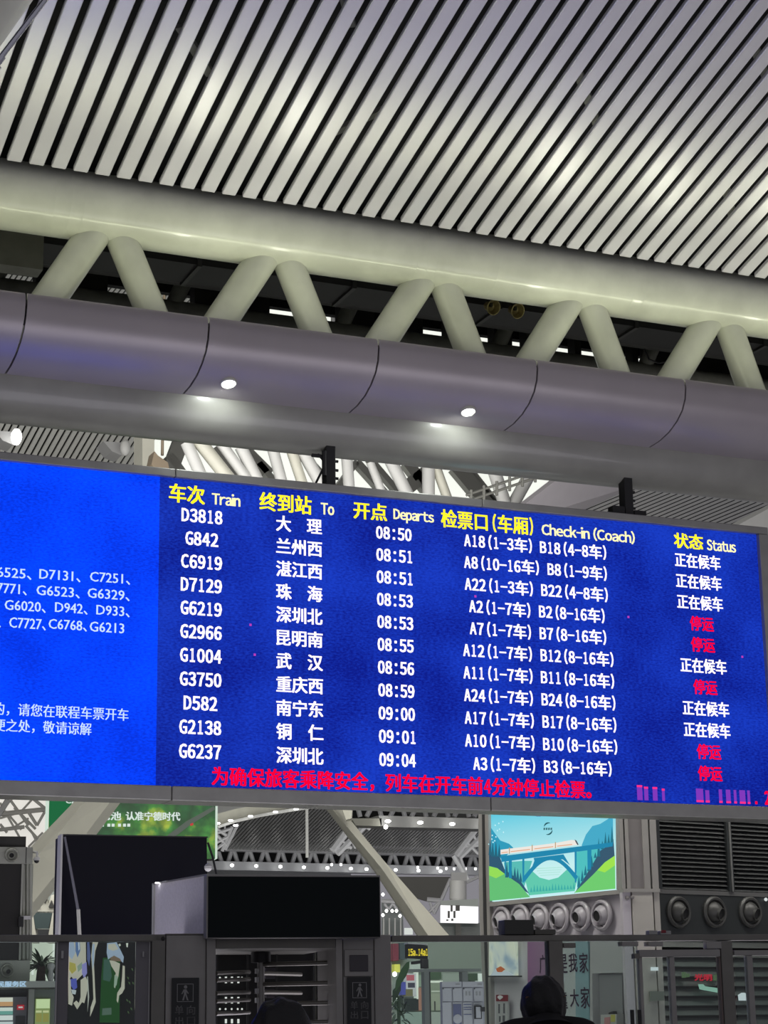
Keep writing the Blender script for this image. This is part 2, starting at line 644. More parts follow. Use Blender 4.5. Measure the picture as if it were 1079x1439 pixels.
duct = thing('air_duct', (9, 20.6, 9.6), 'dark rectangular air duct running behind the truss', 'duct')
mb = MB().box(-3, 26, 20.3, 20.9, 10.0, 10.5)
build('duct_body', mb, mat('near_black_duct', (0.018, 0.018, 0.017), 0.6), duct)  # one even near-black tone
for k in range(14):
    xx = -1 + k * 1.9
    build('duct_flange', MB().box(xx, xx + 0.05, 20.27, 20.93, 9.97, 10.53), DUCT, duct)
dd = thing('cable_tray', (9, 20.2, 9.2), 'thin black cable tray behind the web struts', 'cable tray')
build('tray', MB().box(-3, 26, 21.25, 21.5, 10.2, 10.24).box(-3, 26, 21.25, 21.27, 10.2, 10.30), DUCT, dd)
for k in range(20):
    xx = 0.5 + k * 0.9
    build('tray_hanger', MB().box(xx, xx + 0.03, 21.3, 21.35, 10.22, 10.95), DUCT, dd)
# grey box hung left
q0 = onY(-8, 333, 20.2); q1 = onY(54, 388, 20.2)
o = build('hanging_duct_box', MB().box(q0.x - 1.2, q1.x, 20.0, 20.25, q1.z, q0.z + 0.2), mat('beige_grey_box', (0.24, 0.24, 0.20), 0.6, noise=0.2))
tag(o, 'grey box duct hanging below the pipe at the far left', 'duct')
for i, (a, b, c, d_) in enumerate(((680, 420, 704, 438), (716, 425, 736, 443))):
    q0, q1 = onY(a, b, 20.1), onY(c, d_, 20.1)
    t = thing('work_lamp', ((q0.x + q1.x) / 2, 20.1, q1.z), ['amber reflector lamp under the upper pipe, the left one of the pair', 'amber reflector lamp under the upper pipe, the right one of the pair'][i], 'lamp')
    cx, cz = (q0.x + q1.x) / 2, (q0.z + q1.z) / 2
    build('reflector', MB().lathe((cx, 20.15, cz), (0.15, -1, -0.5), [(0.05, -0.08), (0.07, 0), (0.095, 0.07), (0.085, 0.07), (0.05, 0.0), (0, -0.02)], 20), mat('amber_reflector', (0.35, 0.28, 0.12), 0.35, 0.4), t, smooth=True)
    build('bracket', MB().box(cx - 0.02, cx + 0.02, 20.13, 20.2, cz, 10.95), DUCT, t)

# openings in the soffit showing the bright ceiling beyond: the slit under the soffit is open, dark hangers break it
eq = thing('hanging_equipment', (9, 22.4, zr), 'row of dark equipment boxes hanging behind the truss', 'equipment')
build('hanger_bar', MB().box(-3, 26, 22.38, 22.42, 10.75, 10.94), DUCT, eq)
for (a, b) in ((48, 148), (270, 375), (475, 522), (560, 590), (625, 640), (690, 715), (735, 760), (803, 812), (850, 872), (884, 892), (905, 1100)):
    q0, q1 = onY(a, 400 + .125 * a, 22.4), onY(b, 400 + .125 * b, 22.4)
    build('equipment_box', MB().box(q0.x, q1.x, 22.3, 22.5, zr, 10.75), DUCT, eq)
tag(build('cable_loop', MB().tube(V((onY(745, 455, 21).x, 21, 10.95)), onY(745, 455, 21), .012, n=6).tube(onY(745, 455, 21), onY(775, 470, 21), .012, n=6).tube(onY(905, 490, 21), onY(912, 505, 21), .012, n=6).tube(onY(912, 505, 21), onY(925, 510, 21), .012, n=6).tube(onY(925, 510, 21), onY(945, 506, 21), .012, n=6), BLACKM), 'thin black cable drooping behind the web struts', 'cable')

# ================================================================== DEPARTURE BOARD
BY = 19.0
board = thing('departure_board', (6.5, BY, 3.76), 'huge blue LED departure board with white and yellow train times hung from the truss', 'display board')
XL, XR, ZB, ZT = -1.2, 13.02, 3.925, 7.085
build('housing', MB().box(XL - 0.1, XR + 0.02, BY + 0.02, BY + 0.28, ZB - 0.02, ZT + 0.02), BLACKM, board)
fz = ZT + 0.085
# frame rails made of lengths with joints
joints = [XL - 0.1, 2.1, 5.95, 9.45, XR + 0.13]
for a, b in zip(joints[:-1], joints[1:]):
    build('bottom_rail', MB().box(a + 0.004, b - 0.004, BY - 0.06, BY + 0.30, ZB - 0.145, ZB), FRAME, board, bevel=0.01)
    build('top_rail', MB().box(a + 0.002, b - 0.002, BY - 0.06, BY + 0.30, ZT, fz), FRAME, board, bevel=0.01)
build('side_rail', MB().box(XR, XR + 0.13, BY - 0.06, BY + 0.30, ZB, ZT), FRAME, board, bevel=0.01)
build('side_rail', MB().box(XL - 0.1, XL, BY - 0.06, BY + 0.30, ZB, ZT), FRAME, board, bevel=0.01)
LEFTM = led('led_bright_blue', (0.0, 0.013, 0.30), (0.0, 0.030, 0.52))
LEFTM.node_tree.nodes['Principled BSDF'].inputs['Emission Strength'].default_value = 2.5
RIGHTM = led('led_deep_blue', (0.002, 0.010, 0.26), (0.008, 0.045, 0.56))
sc1 = build('notice_screen', MB().box(XL, 5.80, BY, BY + 0.02, ZB, ZT), LEFTM, board)
sc1['label'] = 'bright blue notice half of the screen'
sc2 = build('timetable_screen', MB().box(5.80, XR, BY, BY + 0.02, ZB, ZT), RIGHTM, board)
sc2['label'] = 'deep blue timetable half of the screen'
WHT = glow('led_white', (1.0, 0.90, 0.95), 1.35)
YEL = glow('led_yellow', (1.0, 0.86, 0.02), 1.25)
YELW = glow('led_pale_yellow', (1.0, 0.93, 0.45), 1.2)
RED = glow('led_red', (1.0, 0.0, 0.035), 1.1)
PALE = glow('led_pale_blue_white', (0.62, 0.80, 1.0), 1.0)


def btext(name, body, x0, x1, zc, h, material, bold=0.006, label=None, mode='cell'):
    """text centred at height zc on the board between world x0 and x1"""
    return text(name, body, (x0, BY - 0.004, zc - h / 2), (1, 0, 0), (0, 0, 1), x1 - x0, h, material, board, (0, -1, 0), bold=bold, label=label, mode=mode)


def XP(px, z):
    """world x on the board of pixel column px at height z"""
    lo, hi = -3.0, 16.0
    for _ in range(40):
        mid = (lo + hi) / 2
        r = V((mid, BY, z)) - CAM
        u = CX + F * r.dot(RIGHT) / r.dot(FWD)
        if u < px: lo = mid
        else: hi = mid
    return lo


hz = 6.928
for body, a, b, h, mt in (('车次', 238, 287, .195, YEL), ('Train', 298, 337, .125, YELW), ('终到站', 365, 437, .195, YEL), ('To', 451, 469, .125, YELW),
                          ('开点', 497, 543, .185, YEL), ('Departs', 553, 609, .145, YELW), ('检票口(车厢)', 620, 748, .205, YEL),
                          ('Check-in (Coach)', 761, 891, .15, YELW), ('状态', 947, 987, .175, YEL), ('Status', 993, 1033, .125, YELW)):
    btext('heading_text', body, XP(a, hz), XP(b, hz), hz - (0.02 if body.isascii() else 0), h, mt, 0.006 if mt is YEL else 0.0045, 'yellow heading lettering', mode='cell' if mt is YEL else 'prop')
rows = [
    ('D3818', '大　理', '08:50', 'A18(1-3车)', 118, 330, 'B18(4-8车)', 358, 565, '正在候车'),
    ('G842', '兰州西', '08:51', 'A8(10-16车)', 118, 352, 'B8(1-9车)', 382, 567, '正在候车'),
    ('C6919', '湛江西', '08:51', 'A22(1-3车)', 120, 333, 'B22(4-8车)', 362, 570, '正在候车'),
    ('D7129', '珠　海', '08:53', 'A2(1-7车)', 134, 325, 'B2(8-16车)', 355, 560, '停运'),
    ('G6219', '深圳北', '08:53', 'A7(1-7车)', 136, 327, 'B7(8-16车)', 357, 565, '停运'),
    ('G2966', '昆明南', '08:55', 'A12(1-7车)', 115, 330, 'B12(8-16车)', 360, 588, '正在候车'),
    ('G1004', '武　汉', '08:56', 'A11(1-7车)', 116, 332, 'B11(8-16车)', 361, 590, '停运'),
    ('G3750', '重庆西', '08:59', 'A24(1-7车)', 118, 333, 'B24(8-16车)', 363, 594, '正在候车'),
    ('D582', '南宁东', '09:00', 'A17(1-7车)', 120, 336, 'B17(8-16车)', 366, 597, '正在候车'),
    ('G2138', '铜　仁', '09:01', 'A10(1-7车)', 121, 338, 'B10(8-16车)', 368, 600, '停运'),
    ('G6237', '深圳北', '09:04', 'A3(1-7车)', 147, 340, 'B3(8-16车)', 371, 582, '停运'),
]
for i, (tr, de, ti, ca, a0, a1, cb, b0, b1, st) in enumerate(rows):
    z = 6.707 - 0.2425 * i
    n4 = len(tr) == 5
    xc = 6.255
    btext('train_number_text', tr, xc - (0.215 if n4 else 0.172), xc + (0.215 if n4 else 0.172), z, .14, WHT)
    btext('destination_text', de, 7.07, 7.575, z, .165, WHT, 0.005)
    btext('time_text', ti, 8.205, 8.61, z - 0.002, .135, WHT)
    btext('check_in_text', ca, XP(600 + a0 / 2.2526, z), XP(600 + a1 / 2.2526, z), z - 0.002, .165, WHT, 0.0055)
    btext('check_in_text', cb, XP(600 + b0 / 2.2526, z), XP(600 + b1 / 2.2526, z), z - 0.002, .165, WHT, 0.0055)
    if st == '停运':
        btext('status_text', st, 12.055, 12.36, z - 0.005, .165, RED, 0.006, 'red cancelled status lettering')
    else:
        btext('status_text', st, 11.90, 12.50, z - 0.005, .165, WHT, 0.005)
btext('warning_text', '为确保旅客乘降安全，列车在开车前4分钟停止检票。', 6.384, 10.686, 4.043, .19, RED, 0.006, 'red scrolling warning line')
# smeared clock in the corner of the screen
for k, (x, wd, h) in enumerate([(895, 8, 1), (905, 6, .9), (917, 7, .9), (930, 4, .8), (978, 11, 1), (991, 6, .9), (1010, 5, 1), (1020, 7, 1), (1031, 4, 1), (1039, 9, 1), (1050, 4, 1)]):
    xa = XP(x, 4.04)
    wdm = wd * 0.0082
    zlo = 3.955
    mt = glow('led_smear_violet', (0.22, 0.04, 0.50), 1.0)
    build('clock_smear', MB().box(xa, xa + wdm, BY - 0.004, BY, zlo, zlo + 0.15 * h), mt, board)
    zz = zlo + 0.14 * h if x < 935 else zlo
    build('clock_smear', MB().box(xa, xa + wdm, BY - 0.006, BY, zz, zz + 0.022), glow('led_smear_red', (1.0, 0.03, 0.25), 1.0), board)
xa = XP(1063, 4.04)
btext('clock_text', '. 2', xa - 0.02, xa + 0.17, 4.03, .15, RED, 0.008)
for px, py in ((358, 920), (883, 867), (1043, 923), (352, 878), (668, 838)):
    q = onY(px, py, BY - .003)
    build('stuck_pixel', MB().box(q.x - .012, q.x + .012, BY - 0.003, BY, q.z - .012, q.z + .012), glow('led_stuck', (0.5, 0.05, 0.5), 1), board)
# notice half
def ntext(body, c0, c1, cy, h, bold=0.002):
    """crop coordinates: 2.997 px per photo px, origin (0, 640)"""
    q = onY(c0 / 2.997, 640 + cy / 2.997, BY)
    z = q.z
    xe = XP(c1 / 2.997, z)
    plain('notice_text', body, (q.x, BY - 0.004, z - h / 2), (1, 0, 0), (0, 0, 1), xe - q.x, h, PALE, board, bold)
ntext('G6525、', -60, 132, 488, .105)
ntext('D7131、', 166, 338, 500, .105)
ntext('C7251、', 379, 547, 511, .105)
ntext('D7771、', -52, 112, 556, .105)
ntext('G6523、', 154, 335, 568, .105)
ntext('G6329、', 369, 545, 580, .105)
ntext('G6020、', 20, 192, 630, .105)
ntext('D942、', 232, 368, 640, .105)
ntext('D933、', 406, 545, 651, .105)
ntext('G6011、', -170, -10, 690, .105)
ntext('、C7727、', -12, 192, 701, .11)
ntext('C6768、', 205, 365, 710, .105)
ntext('G6213', 378, 522, 720, .10)
ntext('的，请您在联程车票开车', -28, 540, 1066, .125)
ntext('便之处，敬请谅解', -28, 384, 1135, .125)

# two black hangers above the board
for i, (px, pt, pb) in enumerate(((463, 640, 684), (882, 676, 724))):
    q = onY(px, pb, BY + .05)
    t = thing('board_hanger', (q.x, BY + 0.1, ZT), ['black hanger post joining board top and pipe above the destination column', 'black hanger post joining board top and pipe near the check-in heading end'][i], 'hanger')
    x = q.x
    build('post', MB().box(x - 0.055, x + 0.055, BY + 0.0, BY + 0.14, fz + 0.004, 7.62), BLACKM, t, bevel=0.01)
    for zz in (7.27, 7.36, 7.46):
        build('bolt', MB().tube((x + 0.05, BY + .05, zz), (x + 0.10, BY + .05, zz), 0.016, n=8), BLACKM, t)
    if i == 0:
        build('cable', MB().tube((x - 0.16, BY + .05, fz + .02), (x - 0.05, BY + .03, 7.42), 0.012, n=6).tube((x - 0.05, BY + .03, 7.42), (x - 0.13, BY + .05, 7.52), 0.012, n=6).tube((x - .2, BY + .05, 7.50), (x - .04, BY + .05, 7.50), .02, n=6).tube((x - .07, BY + .02, 7.28), (x - .07, BY + .02, 7.55), .025, n=8), BLACKM, t)
    else:
        build('junction_box', MB().box(x - 0.22, x - 0.06, BY + 0.0, BY + 0.12, fz + .004, fz + 0.10).box(x + .06, x + .22, BY, BY + .12, fz + .004, fz + .07), BLACKM, t, bevel=0.01)

# ================================================================== top-left corner: curved rib and stay rod
q0, q1 = far(9, -29, 15), far(-41, 41, 15)
tag(build('curved_roof_rib', MB().tube(q0 + (q0 - q1) * 1.0, q1 + (q1 - q0) * 1.2, 0.27, n=36), PAINT, smooth=True), 'white round roof rib crossing the top left corner', 'rib')
t = thing('stay_rod', far(0, 90, 13.5), 'polished steel stay rod in the top left corner below the rib', 'rod')
build('rod', MB().tube(far(100, -48, 13.5), far(0, 82, 13.5), 0.022, n=16), mat('polished_steel', (0.62, 0.62, 0.7), 0.18, 0.9), t, smooth=True)
build('clevis', MB().tube(far(3, 79, 13.5), far(-5, 90, 13.5), 0.030, n=16).tube(far(-4, 92, 13.5), far(-12, 104, 13.5), 0.036, n=16), MATS['polished_steel'], t, smooth=True)

# ================================================================== CEILINGS BEYOND THE TRUSS
def patch(name, c, n, ratio, material, label, cat, thick=0.05, back=None):
    """c: four world corners A0,A1 (edge A) and B0,B1 (edge B); n slats run from A to B"""
    A0, A1, B0, B1 = c
    mb = MB()
    up = V((0, 0, thick))
    for i in range(n):
        t0, t1 = i / n, (i + ratio) / n
        mb.hexa([A0.lerp(A1, t0), A0.lerp(A1, t1), B0.lerp(B1, t1), B0.lerp(B1, t0)],
                [A0.lerp(A1, t0) + up, A0.lerp(A1, t1) + up, B0.lerp(B1, t1) + up, B0.lerp(B1, t0) + up])
    o = build(name, mb, material)
    tag(o, label, cat, None, 'stuff')
    mb = MB()
    u2 = V(back) if back else V((0, 0, 0.5)); u3 = u2 * 1.4
    mb.hexa([A0 + u2, A1 + u2, B1 + u2, B0 + u2], [A0 + u3, A1 + u3, B1 + u3, B0 + u3])
    k = build('slat_deck', mb, DARK, o)
    return o


FS = mat('far_slat_white', (0.70, 0.70, 0.66), 0.45, noise=0.05, emit=None)
def pat(px, py, Y): return onY(px, py, Y)
# left strip between pipe and board: slats along Y, sloping down away
def slope_patch(name, pxa, pxb, py, Y, sl, dy0, dy1, n, label):
    a, b = pat(pxa, py, Y), pat(pxb, py, Y)
    z = (a.z + b.z) / 2
    A0, A1 = V((a.x, Y + dy0, z + sl * dy0)), V((b.x, Y + dy0, z + sl * dy0))
    B0, B1 = V((a.x, Y + dy1, z + sl * dy1)), V((b.x, Y + dy1, z + sl * dy1))
    return patch(name, (A0, A1, B0, B1), n, 0.66, FS, label, 'slatted ceiling')


slope_patch('slatted_ceiling', -60, 206, 628, 60, -0.20, -6, 8, 29, 'small slatted ceiling strip seen between pipe and board at the left')
slope_patch('slatted_ceiling', -40, 290, 410, 75, 0.0, -12, 14, 46, 'bright slatted ceiling glimpsed through the left truss openings')
tag(build('skylight_strip', MB().hexa([pat(370, 380, 72), pat(1120, 470, 72), pat(1120, 600, 72), pat(370, 520, 72)], [p + V((0, 0.3, 0.2)) for p in (pat(370, 380, 72), pat(1120, 470, 72), pat(1120, 600, 72), pat(370, 520, 72))]), SKYP),
    'white skylight glimpsed through the right truss openings', 'skylight')
# right patch
A0, A1, B0, B1 = pat(700, 763, 45), pat(700, 905, 45), pat(1110, 593, 55), pat(1110, 735, 55)
patch('slatted_ceiling', (A0, A1, B0, B1), 27, 0.70, FS, 'slatted ceiling seen above the right end of the board', 'slatted ceiling', 0.004, (0, 0.5, 0.15))
lat_ = None
o = build('soffit_panel', MB().prism([pat(690, 745, 44), pat(790, 668, 44), pat(905, 678, 46), pat(780, 735, 46)], (0, 0.2, 0.1)), LILAC)
tag(o, 'smooth pale lilac ceiling panel above the check-in heading', 'ceiling panel'); o.name = 'smooth_ceiling_panel'
o = build('soffit_edge_panel', MB().prism([pat(1010, 752, 44), pat(1085, 712, 44), pat(1100, 770, 44)], (0, 0.2, 0.1)), FARW)
tag(o, 'pale ceiling edge panel above the board corner at the right', 'panel')
# skylight with mullions and tubular lattice
sky = thing('skylight', pat(460, 690, 62), 'bright milky skylight behind white tubular struts above the timetable', 'skylight')
mb = MB().prism([pat(205, 590, 62), pat(205, 740, 62), pat(800, 800, 62), pat(800, 640, 62)], (0, 0.2, 0))
build('milky_pane', mb, SKYP, sky)
build('roof_hanger', MB().tube(pat(470, 640, 62.3), V((pat(470, 640, 62.3).x, 62.4, 36)), .08, n=6), FARW, sky)
MUL = mat('grey_mullion', (0.20, 0.20, 0.18), 0.5)
for (a, b, c, d_, wd) in ((236, 640, 268, 684, .3), (254, 620, 238, 662, .5), (300, 630, 345, 690, .28), (352, 640, 395, 690, .22), (372, 655, 350, 670, .4), (425, 640, 480, 700, .25),
                          (330, 615, 380, 665, .2), (500, 650, 545, 700, .25), (518, 645, 565, 700, .2), (570, 650, 600, 690, .4), (598, 665, 572, 685, .5), (640, 655, 690, 715, .6), (655, 655, 700, 712, .18), (470, 690, 500, 650, .2)):
    build('mullion', MB().bar(pat(a, b, 60), pat(c, d_, 60), wd, 0.3), MUL, sky)
lat = thing('tubular_lattice', pat(460, 690, 46), 'white tubular roof struts in front of the skylight above the board', 'truss')
for (a, b, c, d_, r, mt) in ((262, 622, 292, 690, .16, FARW), (278, 618, 335, 690, .18, CREAM), (310, 622, 352, 680, .14, FARW), (338, 628, 372, 695, .16, FARW), (383, 630, 402, 700, .15, FARW), (410, 635, 425, 680, .14, CREAM),
                             (424, 632, 462, 700, .17, FARW), (487, 640, 492, 705, .15, FARW), (520, 650, 540, 700, .11, FARW), (545, 640, 580, 710, .17, FARW), (602, 650, 602, 720, .17, FARW), (612, 655, 634, 715, .13, CREAM),
                             (692, 655, 715, 725, .18, FARW), (748, 660, 712, 725, .17, FARW), (630, 712, 700, 690, .03, MUL)):
    build('strut', MB().tube(pat(a, b, 46), pat(c, d_, 46), r, n=14), mt, lat, smooth=True)
bal = thing('maintenance_railing', pat(720, 700, 44), 'thin dark catwalk railing running up to the right behind the lattice', 'railing')
for s in (0, 9):
    build('rail', MB().tube(pat(655, 705 - s, 44), pat(800, 655 - s, 44), .035, n=6), MUL, bal)
for k in range(8):
    x = 662 + k * 18; y = 703 - (x - 655) * .345
    build('post', MB().tube(pat(x, y + 8, 44), pat(x, y - 12, 44), .04, n=6), MUL, bal)
o = build('pale_column', MB().prism([pat(200, 600, 50), pat(200, 700, 50), pat(217, 700, 50), pat(217, 600, 50)], (0, 0.8, 0)), CREAM)
tag(o, 'pale column edge beside the small slatted ceiling strip', 'column')
o = build('angled_plate', MB().tube(pat(228, 640, 48.2), V((pat(228, 640, 48.2).x, 48.3, 36)), .04, n=6).prism([pat(217, 634, 48), pat(222, 640, 48), pat(236, 650, 48), pat(240, 668, 48), pat(225, 672, 48), pat(213, 652, 48)], (0, 0.5, 0)), mat('brownish_plate', (0.30, 0.24, 0.17), 0.5))
tag(o, 'brown angled plate beside the pale column above the board', 'plate')
# roof lamp fixtures at the left
for i, (a, b) in enumerate(((12, 617), (165, 632))):
    t = thing('roof_lamp', pat(a + 8, b, 56), ['lit white roof lamp in the slatted strip at the far left', 'unlit roof lamp housing in the slatted strip above the board'][i], 'lamp')
    build('housing', MB().prism([pat(a - 20, b - 12, 56), pat(a - 8, b + 2, 56), pat(a + 6, b + 8, 56), pat(a + 10, b - 10, 56)], (0, 0.8, 0)), FARG, t)
    build('lens', MB().ball(pat(a + 11, b - 3, 55.6), .16, 12, 1, 1.6), WHITEL if i == 0 else FARW, t, smooth=True)
#@@PART2
# ================================================================== FAR HALL
YF = 140.0
def fy(px, py, Y=YF): return onY(px, py, Y)
TRW = mat('truss_far_white', (0.60, 0.60, 0.62), 0.5)


def slab(P_, thick=(0, 0.6, 0.3)):
    return MB().prism(P_, thick)


# far slatted vault (two fields) seen above the far truss
zf_ = fy(480, 1197, 139).z
A0, A1 = fy(150, 1135, 126), fy(1000, 1135, 126)
A0.z = A1.z = zf_ + .265 * 13
vau = patch('slatted_vault', (A0, A1, V((A0.x, 139, zf_)), V((A1.x, 139, zf_))), 165, 0.62, mat('vault_slat', (0.42, 0.42, 0.41), 0.4, 0.2), 'far grey slatted vault above the distant truss, behind the hanging rod', 'slatted ceiling', 0.06)
build('roof_hanger', MB().box(30, 30.2, 130, 130.2, zf_ + 1.5, 36).box(55, 55.2, 130, 130.2, zf_ + 1.5, 36), FARW, vau)
far_t = thing('distant_truss', fy(480, 1230), 'distant white horizontal truss with a band of small lamps behind the black gate display', 'truss')
build('top_chord', MB().bar(fy(200, 1189), fy(800, 1204), 0.45, 0.8), TRW, far_t)
build('lamp_band', MB().bar(fy(200, 1215), fy(800, 1227.5), 0.62, 1.2), mat('lamp_band_white', (0.62, 0.63, 0.66), 0.4), far_t)
build('truss_back_panel', MB().bar(fy(240, 1203, 141.5), fy(720, 1214, 141.5), 0.9, 0.2), DARK, far_t)
k = 0
x = 303
while x < 690:
    yt = 1190 + (x - 240) * .025
    build('web_member', MB().tube(fy(x, yt + 3), fy(x - 6, yt + 22), .16, n=6), TRW, far_t)
    build('web_member', MB().tube(fy(x + 3, yt + 3), fy(x + 9, yt + 22), .16, n=6), TRW, far_t)
    x += 22.5
build('support_column', MB().box(fy(760, 1300).x, fy(760, 1300).x + 1, YF, YF + 1, 0, fy(760, 1200).z), FARW, far_t)
t = far_t
for x in (326, 360, 394, 427, 460, 493, 515, 556, 588, 619):
    build('band_lamp', MB().ball(fy(x, 1216 + (x - 326) * .028, 138.8), .15, 8, 1, .75), WHITEL, t, smooth=True)
for x, y in ((466, 1215), (479, 1215), (587, 1219), (615, 1220), (627, 1220.5), (638, 1221), (654, 1221), (668, 1221)):
    build('lamp', MB().ball(fy(x, y, 138.5), .10, 8), WHITEL, t, smooth=True)

# curved white rib with lamps sweeping up from the billboard to the board
rib = thing('curved_rib', fy(380, 1150, 95), 'curved white ceiling rib with small lamps sweeping up from the green billboard', 'rib')
pts_t = [(296, 1146), (330, 1137), (370, 1129), (410, 1122), (450, 1118), (480, 1117)]
pts_b = [(296, 1167), (330, 1155), (370, 1146), (410, 1139), (450, 1133), (480, 1131)]
build('rib_body', MB().prism([fy(a, b, 95) for a, b in pts_t] + [fy(a, b, 95) for a, b in reversed(pts_b)], (0, 0.8, 0)), CREAM, rib)
build('rib_lip', MB().prism([fy(a, b - 3, 94.6) for a, b in pts_b] + [fy(a, b + 1, 94.6) for a, b in reversed(pts_b)], (0, 0.4, 0)), FARW, rib)
for a, b in ((306, 1157), (324, 1153), (331, 1160), (352, 1147), (387, 1141), (416, 1137), (445, 1132)):
    build('rib_lamp', MB().ball(fy(a, b, 94.2), .08, 8, 1.8, .6), WHITEL, rib, smooth=True)
build('roof_membrane', MB().prism([fy(290, 1118, 97), fy(470, 1110, 97), fy(360, 1134, 97), fy(290, 1152, 97)], (0, 0.5, 0)), FARG, rib)
build('rib_column', MB().box(fy(230, 1200, 95).x, fy(240, 1200, 95).x, 95, 96, 0, fy(296, 1160, 95).z), CREAM, rib)
build('rib_body', MB().bar(fy(225, 1190, 95), fy(300, 1157, 95), .6, .8), CREAM, rib)
arch = thing('side_arch_truss', fy(320, 1180, 110), 'small white curved lattice arch beside the green billboard edge', 'truss')
build('roof_hanger', MB().tube(fy(316, 1170, 109), V((fy(316, 1170, 109).x, 109, 36)), .05, n=6), TRW, arch)
build('arch_back', MB().prism([fy(300, 1162, 112), fy(334, 1158, 112), fy(316, 1196, 112), fy(300, 1196, 112)], (0, 0.3, 0)), DARK, arch)
for a, b, c, d_ in ((300, 1172, 326, 1164), (326, 1162, 312, 1196), (302, 1185, 320, 1176), (303, 1172, 318, 1188), (300, 1196, 316, 1184), (318, 1174, 305, 1165), (334, 1158, 316, 1194)):
    build('arch_member', MB().tube(fy(a, b, 109), fy(c, d_, 109), .10, n=6), TRW, arch)
tag(build('hanging_rod', MB().tube(V((fy(431, 1205, 90).x, 90, 36)), fy(431.5, 1205, 90), .075, n=8), FARW), 'thin white rod hanging in front of the slatted vault', 'rod')
vt = thing('hip_lattice', fy(490, 1180, 105), 'white lattice hip between the two slatted vaults behind the leaning strut', 'truss')
for a, b, c, d_, r in ((467, 1195, 500, 1150, .22), (474, 1200, 515, 1158, .18), (470, 1193, 492, 1190, .10), (478, 1180, 494, 1192, .09), (488, 1170, 500, 1192, .09), (500, 1150, 520, 1165, .12), (640, 1202, 672, 1160, .2), (645, 1206, 680, 1172, .16), (650, 1190, 672, 1188, .09), (655, 1183, 672, 1200, .09), (664, 1172, 675, 1192, .09), (637, 1202, 660, 1240, .14), (645, 1200, 655, 1230, .1)):
    build('member', MB().tube(fy(a, b, 105), fy(c, d_, 105), r, n=6), TRW, vt)

build('roof_hanger', MB().tube(fy(520, 1160, 105), V((fy(520, 1160, 105).x, 105, 36)), .05, n=6), TRW, vt)
# nearer box girder with lamps, upper right
gir = thing('box_girder', fy(600, 1160, 80), 'white box girder with four round lamps and dark triangular webs above it', 'girder')
build('girder_body', MB().prism([fy(532, 1146, 80), fy(765, 1153, 80), fy(765, 1167, 80), fy(545, 1162, 80), fy(535, 1160, 80)], (0, 1.2, 0)), FARW, gir)
build('girder_stub', MB().prism([fy(494, 1150, 80), fy(536, 1150, 80), fy(536, 1161, 80), fy(500, 1160, 80)], (0, 1.0, 0)), CREAM, gir)
build('support_column', MB().box(fy(745, 1160, 80).x, fy(760, 1160, 80).x, 80, 81, 0, fy(745, 1150, 80).z), FARW, gir)
build('web_backing', MB().prism([fy(490, 1120, 82), fy(700, 1120, 82), fy(700, 1150, 82), fy(490, 1150, 82)], (0, 0.2, 0)), DARK, gir)
build('upper_chord', MB().prism([fy(598, 1131, 79.5), fy(700, 1134, 79.5), fy(700, 1138, 79.5), fy(598, 1135, 79.5)], (0, 0.5, 0)), FARW, gir)
for k, x in enumerate((497, 527, 560, 590, 621, 650, 678)):
    build('web_member', MB().tube(fy(x - 12, 1148, 80.5), fy(x, 1124, 80.5), .11, n=8), TRW, gir)
    build('web_member', MB().tube(fy(x + 9, 1148, 80.5), fy(x + 3, 1124, 80.5), .11, n=8), TRW, gir)
for x, y in ((545, 1154), (590.5, 1156), (635.5, 1158), (678, 1160)):
    build('girder_lamp', MB().ball(fy(x, y, 79.6), .09, 10, 1.5, .8), WHITEL, gir, smooth=True)
build('girder_lamp', MB().ball(fy(542, 1162, 79.6), .10, 8), WHITEL, gir, smooth=True)

# leaning columns
def leaning(name, pl, pr, pm, f, label, dm=0.7):
    """faceted box column: left, right edge polylines and the crease between its two visible faces"""
    t = thing(name, (far(*pm[-1], f).x, far(*pm[-1], f).y, 0), label, 'column')
    m1, m2 = MB(), MB()
    L = [far(a, b, f + 0.5) for a, b in pl]
    R = [far(a, b, f + 0.5) for a, b in pr]
    M = [far(a, b, f) for a, b in pm]
    bk = FH * dm
    for i in range(len(L) - 1):
        m1.hexa([L[i + 1], M[i + 1], M[i + 1] + bk, L[i + 1] + bk], [L[i], M[i], M[i] + bk, L[i] + bk])
        m2.hexa([M[i + 1], R[i + 1], R[i + 1] + bk, M[i + 1] + bk], [M[i], R[i], R[i] + bk, M[i] + bk])
    build('side_face', m1, CREAM, t)
    build('main_face', m2, CREAM, t)
    return t


leaning('leaning_column', [(128, 1100), (109.5, 1121), (68, 1164), (44, 1189), (-20, 1256), (-90, 1330)], [(176, 1100), (159, 1121), (120, 1173), (84, 1222), (45, 1270), (-10, 1340)],
        [(142, 1100), (124, 1121), (83, 1170), (56, 1199), (0, 1262), (-60, 1335)], 27, 'cream leaning column crossing the green billboard at the left')
lc = leaning('leaning_column', [(441, 1110), (456, 1131), (526, 1222), (585, 1311), (618, 1360), (640, 1394), (700, 1490)], [(462, 1110), (492, 1152), (539, 1209), (628, 1311), (669, 1360), (697, 1394), (770, 1490)],
        [(446, 1110), (462, 1131), (536, 1220), (599, 1311), (634, 1360), (657, 1394), (720, 1490)], 40, 'cream leaning column running down right from the board to the fence')
build('joint_plate', MB().prism([far(470, 1105, 39.6), far(497, 1105, 39.6), far(494, 1150, 39.6), far(486, 1152, 39.6)], FH * 0.4), CREAM, lc)

